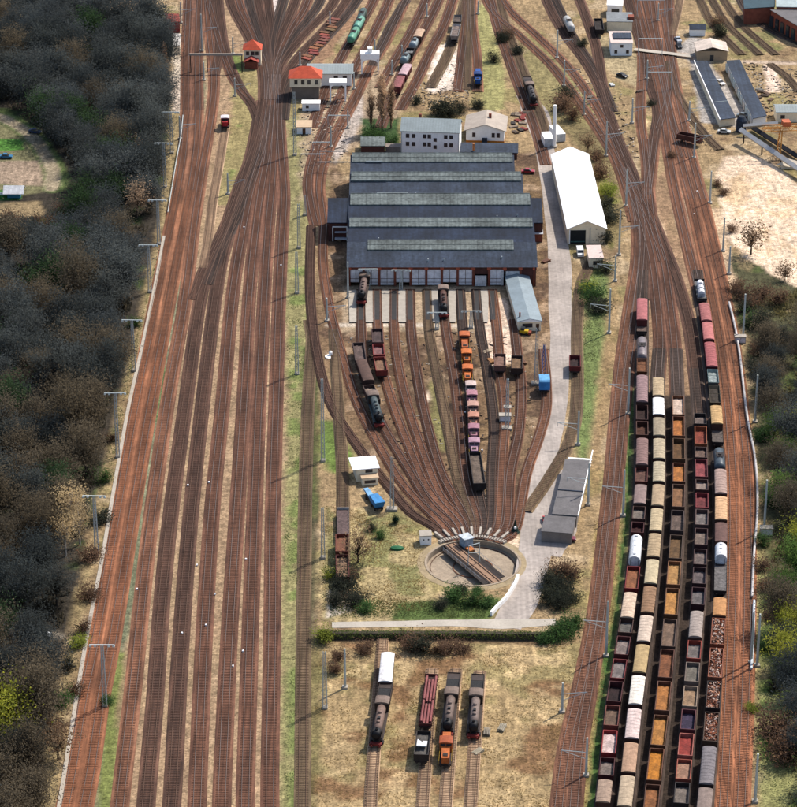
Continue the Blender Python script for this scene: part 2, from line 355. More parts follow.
road('loading_yard', [(566,470),(561,500),(556,530),(549,556)], [7,9,10,6], asph, 0.016)
# ---------------------------------------------------------------- railway tracks
TK = {'rust2': ((142,95,68),(122,80,59)), 'rust': ((150,98,69),(130,84,60)), 'dark': ((98,70,56),(82,58,47)), 'brown': ((116,79,61),(98,66,50)), 'old': ((118,98,74),(102,82,62)), 'soot': ((80,66,58),(68,54,48)), 'pale': ((180,150,120),(140,112,88)), 'mid': ((134,92,69),(114,76,57))}
BM = {k: mat('ballast_'+k, L(*v[0]), 0.95, 0.25, 0.5, bump=0.3, rnd=0.16, fine=4, streak=0.45) for k, v in TK.items()}
SM = {k: mat('sleeper_'+k, L(*v[1]), 0.9, 0.25, 0.7, rnd=0.1, streak=0.3) for k, v in TK.items()}
railm = mat('rail_steel', L(150, 130, 118), 0.4, 0.2, 1, metal=0.5)
rustrail = mat('rail_rusty', L(112, 84, 68), 0.8, 0.2, 1)
TN = [0]; TRACKS = {}; LASTOFF = [0]
def track(px, kind='brown', name=None, wd=3.5, z0=None, world=None, sleep=True):
    pts = smooth(world or [at(*p) for p in px], 2.4); TN[0] += 1; off = 0.02+TN[0]*0.0035 if z0 is None else z0
    root = bpy.data.objects.new('railway_track', None); COL.objects.link(root); root['kind'] = 'structure'
    ribbon(pts, wd+0.5, off, 1, wd-0.5).build('ballast', BM[kind], root)
    if sleep:
        ln = 0.0; sb = MB(); nxt = 0.3
        for p, q in zip(pts, pts[1:]):
            d = q-p; l = d.length; d.normalize(); nn = Vector((d.y, -d.x, 0))
            while nxt < ln+l:
                c = p+d*(nxt-ln); a0 = nn*1.28; b0 = d*0.13; z1 = Vector((0,0,off+0.07))
                v = [c-a0-b0+z1, c+a0-b0+z1, c+a0+b0+z1, c-a0+b0+z1]; v += [u-Vector((0,0,.1)) for u in v]
                sb.add(v, [(0,1,2,3),(0,4,5,1),(2,6,7,3),(0,3,7,4),(1,5,6,2)]); nxt += 0.66
            ln += l
        sb.build('sleepers', SM[kind], root)
    rm = MB()
    for s in (-1, 1):
        v = []; f = []
        for i, p in enumerate(pts):
            d = pts[min(i+1, len(pts)-1)]-pts[max(i-1, 0)]; d.normalize(); nn = Vector((d.y, -d.x, 0))
            c = p+nn*(s*0.755)
            for dx, zz in ((-0.045, off+0.06), (-0.045, off+0.2), (0.045, off+0.2), (0.045, off+0.06)): v.append(c+nn*dx+Vector((0,0,zz)))
        for i in range(len(pts)-1):
            for j in range(3): f.append((i*4+j, i*4+j+1, i*4+4+j+1, i*4+4+j))
        rm.add(v, f)
    rm.build('rails', railm if kind in ('rust', 'brown', 'mid') else rustrail, root)
    if name: TRACKS[name] = pts
    LASTOFF[0] = off
    return pts
def offset(px, m):                               # parallel track m metres to the right
    P = smooth([at(*p) for p in px], 12); out = []
    for i, p in enumerate(P):
        d = P[min(i+1, len(P)-1)]-P[max(i-1, 0)]; d.normalize(); out.append(p+Vector((d.y, -d.x, 0))*m)
    return out
A = [(70,830),(82,768),(92,700),(104,640),(125,512),(142,410),(156,335),(171,256),(184,190),(190,150),(192,110),(192,60),(194,0),(195,-25)]
def cut(px, y_, above):
    return [p for p in px if (p[1] <= y_+45 if above else p[1] >= y_-20)]
for s in (-1.95, 1.95): track(None, 'rust', world=offset([p for p in A if p[1] > 300], s)); track(None, 'rust2', world=offset([p for p in A if 185 < p[1] < 345], s)); track(None, 'mid', world=offset([p for p in A if 105 < p[1] < 195], s)); track(None, 'brown', world=offset([p for p in A if p[1] < 115], s))
track([(117,830),(124,768),(133,690),(142,600),(152,512),(168,400),(185,300),(194,225),(203,165),(212,110),(214,75),(210,40),(205,-25)], 'mid')
track([(214,75),(219,45),(213,10),(211,-25)], 'dark')
track([(144,830),(149,768),(155,700),(162,600),(171,512),(186,400),(200,300),(212,262),(230,218),(248,165),(257,125),(262,100)], 'dark')
track([(170,830),(174,768),(181,640),(191,512),(203,400),(215,300),(224,252),(240,200),(256,160),(263,125),(268,90)], 'dark')
track([(196,830),(198.5,768),(204,640),(212,512),(223,400),(232,300),(241,240),(251,190),(262,150),(268,110),(271,75)], 'brown')
track([(221,830),(223,768),(229,640),(237,512),(244,400),(249,300),(255,235),(261,190),(268,150),(272,110),(274,75)], 'brown')
track([(245,830),(246,768),(250,640),(254.5,512),(259,400),(264,300),(268,230),(272,185),(274,150),(276,110),(277,75)], 'brown')
track([(270,830),(270,768),(272,640),(273,512),(276,400),(279,300),(282,235),(284,195),(281,150),(279,110),(278,75)], 'brown')
track([(302,830),(302.5,768),(303,680),(304,600),(305,512),(307,430),(310,370),(312,340),(309,320)], 'old', wd=3.0)
# ladders in the throat
track([(192,300),(208,262),(226,225),(238,190),(252,155),(266,120)], 'dark')
track([(208,285),(222,248),(238,215),(250,180),(264,140),(270,105)], 'soot')
track([(216,-25),(220,20),(226,55),(240,88),(254,108),(262,135),(266,165)], 'dark')
track([(208,0),(216,30),(226,62),(236,84),(250,100)], 'brown', wd=3.1)
track([(225,128),(219,165),(213,200),(208,240),(203,268)], 'pale', wd=2.6)
for k, (x0, x1) in enumerate(((228,262),(236,265),(246,267),(255,270),(264,272))): track([(x0,-25),(x0+4,5),((x0+4+x1)/2+2,38),(x1,68),(x1+2,100)], ['dark','brown','soot','dark','dark'][k])
for k, (x0, x1) in enumerate(((282,272),(294,274),(306,276),(318,277),(332,279))): track([(x0+8,-25),(x0,5),((x0+x1)/2-3,36),(x1,68),(x1,100)], ['soot','dark','brown','soot','dark'][k])
track([(360,-25),(344,5),(322,32),(300,55),(284,80),(279,110),(280,140)], 'dark'); track([(372,-25),(352,8),(330,34),(305,62),(288,88),(283,120)], 'soot')
track([(384,-25),(372,4),(352,38),(334,72),(322,100),(312,128)], 'brown'); track([(398,-25),(386,8),(366,48),(346,85),(330,118),(316,150),(309,180),(311,204),(316,226)], 'brown')
track([(416,-25),(402,8),(386,42),(371,66),(352,104),(336,134),(324,160),(319,185),(321,205),(324,226)], 'mid')
track([(406,0),(390,28),(379,52),(371,66)], 'soot')
track([(448,-25),(438,2),(424,30),(408,60),(397,84),(388,108),(380,128)], 'brown'); track([(436,-25),(424,5),(410,34),(394,62),(380,88)], 'brown')
track([(460,-25),(446,20),(430,52),(418,78),(400,110)], 'brown'); track([(472,-25),(462,12),(455,35),(446,58),(430,88)], 'old'); track([(466,-25),(466,20),(462,60),(458,92)], 'brown')
track([(474,-25),(472,20),(476,55),(478,92)], 'mid', 'blue'); track([(468,-25),(470,10),(468,50),(467,90)], 'old')
track([(486,-25),(496,20),(506,50),(516,78),(526,104),(536,130),(546,165)], 'brown'); track([(494,-25),(505,20),(520,62),(531,92),(542,120),(548,140)], 'old')
track([(478,-25),(492,10),(520,36),(548,62),(566,84),(586,112),(606,142),(618,165),(627,192),(634,222)], 'mid'); track([(490,-25),(508,8),(535,34),(560,58),(580,82),(600,112),(614,140),(625,168),(634,190)], 'mid')
# main line to the right
track([(536,-25),(551,10),(566,36),(584,60),(598,84),(608,112),(618,140),(630,168),(640,195)], 'dark'); track([(544,-25),(562,14),(574,38),(590,62),(602,84),(613,112)], 'soot', wd=3.1)
track([(570,-25),(582,6),(590,28),(597,50),(601,78),(608,108)], 'dark')
track([(622,168),(632,195),(637,225),(637,260),(631,300),(622,360),(616,420),(611,480),(602,560),(594,620),(580,690),(566,750),(556,830)], 'mid')
track([(626,168),(637,195),(642,225),(641,262),(637,300),(629,360),(622,420),(616,480),(607,560),(600,620),(589,690),(579,750),(572,830)], 'brown')
track([(606,108),(616,140),(630,170),(646,204),(658,232),(670,262),(680,290),(690,330),(696,380),(700,420)], 'dark')
track([(630,190),(640,215),(650,250),(656,290),(660,340),(658,380)], 'brown'); track([(634,200),(641,235),(644,265),(643,300)], 'dark'); track([(638,195),(650,222),(662,255),(668,290),(674,340),(677,395)], 'brown')
track([(646,140),(648,175),(650,205),(654,232),(662,262)], 'brown'); track([(656,130),(652,165),(648,195)], 'mid'); track([(638,20),(642,60),(641,100),(641,125),(646,160),(647,200)], 'mid', wd=3)
track([(622,-25),(634,20),(644,55),(652,88),(658,110),(656,132),(650,165),(646,196)], 'dark')
track([(630,-25),(641,20),(651,55),(659,88),(664,118),(668,150),(675,190),(684,230),(692,265),(698,290)], 'mid')
R = [(655,-25),(660,25),(667,65),(674,105),(684,150),(697,200),(710,256),(719,300),(727,345),(734,400),(739,460),(740.5,512),(740,600),(737,700),(734,768),(731,830)]
track([(640,-25),(649,20),(656,50),(664,88),(672,120),(684,158)], 'mid')
for s in (-1.8, 1.8): track(None, 'rust', world=offset([p for p in R if p[1] > 390], s)); track(None, 'rust2', world=offset([p for p in R if 199 < p[1] < 405], s)); track(None, 'mid', world=offset([p for p in R if p[1] < 205], s))
track([(668,-25),(670,30),(671,60),(668,95),(662,118),(658,130)], 'brown'); track([(686,-25),(678,10),(672,36)], 'pale', wd=2.6)
track([(668,62),(677,92),(692,118),(708,138),(720,150)], 'old', wd=3); 
for x in ((712,760),(724,776),(700,742)): track([(x[0]-14,-25),(x[0],0),((x[0]+x[1])/2-8,25),(x[1],55)], 'old', wd=3)
track([(732,-25),(748,12),(775,32),(797,42),(830,55)], 'soot'); track([(770,64),(786,76),(800,92)], 'old', wd=3)
# ash road track beside the works road
track([(598,250),(588,268),(580,290),(577,330),(577,400),(570,440),(548,480),(526,512)], 'old', wd=3.0)
# siding rows
ROWS = {1: [(643,262),(642,300),(642,400),(642,460),(639,512),(630,600),(614,700),(607,768),(600,830)],
 2: [(660,340),(658,377),(659,460),(657,512),(649,600),(636,700),(629,768),(622,830)],
 3: [(676,340),(678,396),(679,460),(678,512),(672,600),(663,700),(655,768),(649,830)],
 4: [(696,360),(700,412),(701,460),(702,512),(698,600),(690,700),(684,768),(679,830)],
 5: [(698,262),(700,283),(706,320),(711,360),(715,400),(718,440),(720.5,480),(721,520),(720,600),(714,690),(708,768),(702,830)]}
RW = {}
for k, px in ROWS.items():
    RW[k] = track(None, 'soot', world=[at(x, y, 2.8)*1.0 - Vector((0, 0, 2.8)) for x, y in px])
# turntable fan: doors of the shed down to the pit
def fan(px, kind='mid', name=None, pit=None):
    a = at(*px[-1]); d = (a-TT); d.z = 0; d.normalize(); P = [at(*p) for p in px[:-1]]
    end = TT+d*(TR+0.35); P += [TT+d*(TR+9), end]; r_ = track(None, kind, name, world=P, wd=2.5)
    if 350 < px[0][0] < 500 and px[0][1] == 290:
        o = ribbon(smooth([at(px[0][0], 292), at(px[0][0]*0.8+px[1][0]*0.2, 321)], 3), 1.3, LASTOFF[0]+0.1).build('painted_inspection_pit', mat('painted_pit_shade', (0.02,0.018,0.017), 0.7, 0.3, 1)); o['kind'] = 'structure'  # flat dark strip over the ballast; the sunken pit's shade is painted on
    return r_
fan([(311,226),(310,290),(316,350),(330,402),(356,444),(388,486),(412,514),(436,529)], 'dark')
fan([(324,226),(323,262),(330,310),(344,362),(357,402),(378,444),(404,486),(444,528)], 'mid')
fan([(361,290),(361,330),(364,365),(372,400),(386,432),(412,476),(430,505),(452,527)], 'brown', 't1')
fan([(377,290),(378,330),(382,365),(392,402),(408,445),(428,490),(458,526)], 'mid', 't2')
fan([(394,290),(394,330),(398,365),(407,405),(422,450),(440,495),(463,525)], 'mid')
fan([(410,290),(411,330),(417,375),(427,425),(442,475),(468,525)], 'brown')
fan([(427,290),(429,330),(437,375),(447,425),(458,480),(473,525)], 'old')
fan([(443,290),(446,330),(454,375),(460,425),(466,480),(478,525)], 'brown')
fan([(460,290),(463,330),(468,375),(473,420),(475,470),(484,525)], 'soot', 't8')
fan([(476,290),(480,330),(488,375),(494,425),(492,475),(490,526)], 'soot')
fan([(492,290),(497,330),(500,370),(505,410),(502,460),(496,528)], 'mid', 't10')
fan([(514,320),(517,350),(521,385),(519,430),(510,475),(503,530)], 'brown', 't11')
fan([(543,350),(546,380),(546,410),(538,440),(526,475),(510,533)], 'mid', 't12')
track([(343,500),(343,560),(344,600)], 'old', wd=3); track([(334,330),(338,400),(342,460),(343,500)], 'old', wd=2.8)
for x in ((383,640,372,780),(432,670,423,800),(456,670,446,800),(480,672,471,800)): track([x[:2],x[2:],(x[2]-2,830)], 'pale', wd=2.4)
# ---------------------------------------------------------------- rolling stock
frame_m = mat('wagon_frame', L(58, 46, 42), 0.8, 0.3, 1); wheel_m = mat('wheel_steel', L(62, 46, 38), 0.7, 0.3, 2)
coal_m = mat('coal', (0.012,0.012,0.013), 0.7, 0.4, 4, bump=0.6)
wheel_mesh = MB()
for s in (-1, 1): wheel_mesh.lathe([(0, s*0.70), (0.46, s*0.70), (0.46, s*0.83), (0.1, s*0.83), (0, s*0.84)], axis='x', n=12)
wheel_mesh.bar((-0.7,0,0), (0.7,0,0), 0.08, n=6); wheel_me = wheel_mesh.mesh('wheelset'); wheel_me.materials.append(wheel_m)
bogie = MB()
for s in (-1, 1):
    bogie.box(s*0.98-0.06, s*0.98+0.06, -1.35, 1.35, 0.5, 0.78)
    for y in (-0.9, 0.9): bogie.box(s*1.0-0.1, s*1.0+0.1, y-0.18, y+0.18, 0.32, 0.62)
bogie.box(-1.0, 1.0, -0.2, 0.2, 0.55, 0.85); bogie_me = bogie.mesh('bogie'); bogie_me.materials.append(frame_m)
def inst(me, name, parent, loc, sc=None):
    o = bpy.data.objects.new(name, me); COL.objects.link(o); o.parent = parent; o.location = loc
    if sc: o.scale = sc
    return o
RZ = 0.42                                        # height of the rail above the ground
def running(t, Ln, z=0.95):
    h = Ln/2; mb = MB()
    for s in (-1, 1):
        mb.box(s*1.05-0.09, s*1.05+0.09, -h, h, z, z+0.24); 
        for e in (-1, 1):
            mb.bar((s*0.87, e*h, z+0.1), (s*0.87, e*(h+0.42), z+0.1), 0.09, n=6); mb.bar((s*0.87, e*(h+0.42), z+0.1), (s*0.87, e*(h+0.5), z+0.1), 0.24, n=8)
    for e in (-1, 1): mb.box(-1.3, 1.3, e*h-0.1, e*h+0.1, z-0.1, z+0.26); mb.bar((0, e*h, z+0.05), (0, e*(h+0.35), z-0.05), 0.07)
    mb.box(-0.9, 0.9, -h*0.6, -h*0.3, z-0.3, z+0.05); mb.box(-1.3, 1.3, -0.1, 0.1, z, z+0.2)
    mb.build('underframe', frame_m, t)
    if Ln > 10.5:
        for e in (-1, 1):
            c = e*(h-2.3); inst(bogie_me, 'bogie', t, (0, c, 0))
            for k in (-0.9, 0.9): inst(wheel_me, 'wheelset', t, (0, c+k, 0.46))
    else:
        for e in (-1, 1): inst(wheel_me, 'wheelset', t, (0, e*h*0.58, 0.46))
def heap(name, m, t, W, Ln, z, h, seed=0, bumpy=0.12):
    r = random.Random(seed); nx_, ny_ = 7, max(8, int(Ln*1.4)); v = []; f = []
    for j in range(ny_+1):
        for i in range(nx_+1):
            u, w_ = i/nx_*2-1, j/ny_*2-1
            v.append((u*W/2, w_*Ln/2, z+h*max(0, 1-u*u)*(1-w_**6)*(0.7+0.3*math.sin(w_*Ln*0.9+seed))+r.uniform(-bumpy, bumpy)*(abs(u) < 1)))
    for j in range(ny_):
        for i in range(nx_): a = j*(nx_+1)+i; f.append((a, a+1, a+nx_+2, a+nx_+1))
    MB().add(v, f).build(name, m, t, smooth=True)
def shell(t, Ln, W, z0, z1, m, name='body', ribs=True, th=0.07):
    mb = MB(); h = Ln/2; w2 = W/2
    for s in (-1, 1):
        mb.box(s*w2-th/2, s*w2+th/2, -h, h, z0, z1); mb.box(-w2+th/2, w2-th/2, s*h-th/2, s*h+th/2, z0, z1)
        mb.box(s*w2-0.09, s*w2+0.09, -h-0.06, h+0.06, z1, z1+0.1); mb.box(-w2+0.09, w2-0.09, s*h-0.09, s*h+0.09, z1, z1+0.1)
    mb.box(-w2+th/2, w2-th/2, -h+th/2, h-th/2, z0, z0+0.08)
    if ribs:
        n_ = max(3, int(Ln/1.6))
        for i in range(n_+1):
            y = -h+0.1+(Ln-0.2)*i/n_
            for s in (-1, 1): mb.box(s*(w2+0.08)-0.05, s*(w2+0.08)+0.05, y-0.06, y+0.06, z0, z1)
        for s in (-1, 1):
            for x in (-0.6, 0.6): mb.box(x-0.06, x+0.06, s*(h+0.07)-0.035, s*(h+0.07)+0.035, z0, z1)
    return mb.build(name, m, t)
def roof_arc(t, Ln, W, z, rise, m, name='roof', seams=True):
    pr = [(W/2*math.cos(math.pi*k/10), z+rise*math.sin(math.pi*k/10)) for k in range(11)]
    mb = MB().prism(pr, -Ln/2, Ln/2)
    if seams:
        n_ = int(Ln/1.25)
        for i in range(1, n_):
            y = -Ln/2+Ln*i/n_
            for k in range(10):
                a0, b0 = pr[k], pr[k+1]; mb.bar((a0[0], y, a0[1]+0.02), (b0[0], y, b0[1]+0.02), 0.03, n=3)
    return mb.build(name, m, t)
def wagon(kind, Ln, loc, rz, label, group, c1=(96,66,54), c2=(150,130,110), seed=0, top=None, name=None):
    nm = name or {'open':'open_wagon','covered':'covered_wagon','tank':'tank_wagon','silo':'silo_wagon','flat':'flat_wagon','hopper':'hopper_wagon','scrap':'scrap_wagon','slide':'sliding_wall_wagon'}[kind]
    t = thing(nm, label, 'wagon', (loc.x, loc.y, RZ), rz, group); Ln = max(6.0, Ln); bl = Ln-1.0; h = bl/2
    running(t, bl); B = paint(*c1, kind='wagon_paint'); C2 = paint(*c2, kind='load', rough=0.9)
    if kind == 'open':
        hh = 2.75 if seed % 3 else 2.55; shell(t, bl, 2.9, 1.2, hh, B)
        lv = top if top is not None else 0.9
        heap('load', C2, t, 2.76, bl-0.16, 1.3+lv*0.62*(hh-1.45), 0.12+0.2*(lv > 0.8), seed)
        for s in (-1, 1): MB().box(s*1.53-0.03, s*1.53+0.03, -0.9, 0.9, 1.3, hh-0.08).build('door', B, t)
    elif kind == 'scrap':
        shell(t, bl, 2.9, 1.2, 2.9, B); r = random.Random(seed); 
        heap('load', paint(112, 66, 44, 'scrap'), t, 2.76, bl-0.16, 2.3, 0.35, seed, 0.2)
        for cc in ((176,96,60), (206,150,118), (92,56,44), (240,214,196)):
            mb = MB()
            for i in range(int(bl*7)):
                p = Vector((r.uniform(-1.2, 1.2), r.uniform(-h+.3, h-.3), r.uniform(2.5, 3.0))); q = Vector((r.uniform(-1, 1), r.uniform(-1, 1), r.uniform(-.4, .4))).normalized()*r.uniform(0.15, 0.75)
                if abs(p.x+q.x) < 1.4: mb.bar(p, p+q, r.uniform(0.03, 0.17), n=r.choice((3, 4, 4)))
            mb.build('scrap_metal', paint(*cc, kind='scrap'), t)
    elif kind in ('covered', 'slide'):
        zt = 3.25; mb = MB(); mb.box(-1.38, 1.38, -h, h, 1.2, zt)
        n_ = max(5, int(bl/1.3))
        for i in range(n_+1):
            y = -h+0.06+(bl-0.12)*i/n_
            for s in (-1, 1): mb.box(s*1.42-0.04, s*1.42+0.04, y-0.05, y+0.05, 1.2, zt)
        for s in (-1, 1):
            for x in (-1.3, -0.45, 0.45, 1.3): mb.box(x-0.05, x+0.05, s*(h+0.03)-0.03, s*(h+0.03)+0.03, 1.2, zt)
        mb.build('body', B, t)
        for s in (-1, 1):
            dr = MB().box(s*1.5-0.04, s*1.5+0.04, -1.1, 1.1, 1.25, zt-0.1).build('door', B, t); MB().bar((s*1.56, -0.9, 2.0), (s*1.56, -0.9, 2.5), 0.03).build('handle', frame_m, dr)
        roof_arc(t, bl+0.1, 3.0, zt, 0.42 if kind == 'covered' else 0.55, paint(*c2, kind='wagon_roof', rough=0.85), seams=(seed % 3 != 1))
    elif kind == 'tank':
        T_ = MB().lathe([(0, -h+0.15), (0.8, -h+0.2), (1.25, -h+0.55), (1.4, -h+0.9), (1.4, h-0.9), (1.25, h-0.55), (0.8, h-0.2), (0, h-0.15)], (0,0,2.65), 'y', 20)
        tk = T_.build('tank', paint(*c2, kind='tank', rough=0.4), t, smooth=True)
        MB().lathe([(0.0, 4.5), (0.32, 4.46), (0.38, 4.3), (0.38, 3.9)], n=12).build('hatch', B, tk)
        mb = MB().box(-0.95, 0.95, -1.2, 1.2, 4.14, 4.18)
        for s in (-1, 1):
            mb.bar((s*0.95, -1.2, 4.2), (s*0.95, -1.2, 4.9), 0.03); mb.bar((s*0.95, 1.2, 4.2), (s*0.95, 1.2, 4.9), 0.03); mb.bar((s*0.95, -1.2, 4.9), (s*0.95, 1.2, 4.9), 0.03)
        mb.build('walkway', B, t)
        mb = MB()
        for s in (-0.22, 0.22): mb.bar((1.5, s, 1.1), (1.45, s, 4.2), 0.03)
        for k in range(9): mb.bar((1.49, -0.22, 1.3+k*0.32), (1.49, 0.22, 1.3+k*0.32), 0.02)
        mb.build('ladder', B, t)
        for e in (-1, 1): MB().box(-1.15, 1.15, e*(h*0.6)-0.2, e*(h*0.6)+0.2, 1.15, 1.7).build('saddle', frame_m, t)
    elif kind == 'silo':
        n_ = 10; pr = [(1.42*math.cos(math.pi*k/n_), 2.6+1.4*math.sin(math.pi*k/n_)) for k in range(n_+1)]+[(-1.3, 1.7), (-0.7, 1.15), (0.7, 1.15), (1.3, 1.7)]
        bd = MB().prism(pr, -h+0.9, h-0.1).build('body', paint(*c2, kind='tank', rough=0.45), t)
        mb = MB()
        for k in range(3): mb.lathe([(0, 4.2), (0.3, 4.18), (0.34, 3.9)], (0, -h+2+(bl-3)*k/2, 0), n=12)
        mb.build('hatch', paint(*c2, kind='tank'), t)
        mb = MB().box(-1.2, 1.2, -h, -h+0.8, 1.2, 1.4)
        for s in (-1, 1): mb.bar((s*0.9, -h+0.2, 1.4), (s*0.9, -h+0.2, 3.2), 0.05)
        mb.build('platform', B, t)
    elif kind == 'hopper':
        z1 = 3.3; mb = MB(); a_ = h-1.3
        V = [(-1.4,-h,z1),(1.4,-h,z1),(1.4,h,z1),(-1.4,h,z1),(-1.1,-a_,1.3),(1.1,-a_,1.3),(1.1,a_,1.3),(-1.1,a_,1.3)]
        k = 0.93; V2 = [(x*k, y*0.97, z+0.04) for x, y, z in V[:4]]+[(x*0.9, y*0.95, z+0.1) for x, y, z in V[4:]]
        mb.add(V+V2, [(0,1,5,4),(1,2,6,5),(2,3,7,6),(3,0,4,7),(4,5,6,7),(8,12,13,9),(9,13,14,10),(10,14,15,11),(11,15,12,8),(12,15,14,13),(0,8,9,1),(1,9,10,2),(2,10,11,3),(3,11,8,0)])
        mb.build('body', B, t); mb = MB()
        for i in range(5):
            y = -h*0.8+bl*0.8*i/4
            for s in (-1, 1): mb.bar((s*1.12, y*0.8, 1.3), (s*1.45, y, z1), 0.06)
        mb.bar((-1.4, 0, z1), (1.4, 0, z1), 0.07); mb.build('ribs', B, t)
        heap('load', C2, t, 2.4, bl-1.1, 2.5, 0.25, seed)
    elif kind == 'flat':
        MB().box(-1.38, 1.38, -h, h, 1.2, 1.32).build('deck', C2, t)
        n_ = int(bl/1.8)
        for i in range(n_+1):
            for s in (-1, 1): MB().box(s*1.42-0.05, s*1.42+0.05, -h+0.2+(bl-.4)*i/n_-0.05, -h+0.2+(bl-.4)*i/n_+0.05, 1.15, 2.1).build('stake', B, t)
        for e in (-1, 1): MB().box(-1.38, 1.38, e*h-0.05, e*h+0.05, 1.32, 1.9).build('end_board', B, t)
    return t
def place_on(row, y0, y1, z):
    """wagon whose roof runs between photograph rows y0 and y1 along a siding: centre, heading, length"""
    P = RW[row] if isinstance(row, int) else TRACKS[row]
    def find(y):
        best = None
        for p, q in zip(P, P[1:]):
            ya = toy(p.x, p.y, z)[1]; yb = toy(q.x, q.y, z)[1]
            if (ya-y)*(yb-y) <= 0 and ya != yb: return p.lerp(q, (y-ya)/(yb-ya))
        d = [abs(toy(p.x, p.y, z)[1]-y) for p in P]; i = d.index(min(d)); 
        j = 1 if i == 0 else len(P)-1; dv = (P[j]-P[j-1]).normalized(); 
        ya = toy(P[i].x, P[i].y, z)[1]; p2 = P[i]+dv*5; yb = toy(p2.x, p2.y, z)[1]; return P[i]+dv*5*((y-ya)/(yb-ya))
    a_, b_ = find(y0), find(y1); d = a_-b_; rz = math.atan2(-d.x, d.y); return (a_+b_)/2, rz, d.length
brn = (92,58,48); red = (120,48,44); drk = (52,42,42); org = (186,110,48); wgr = (138,124,118)
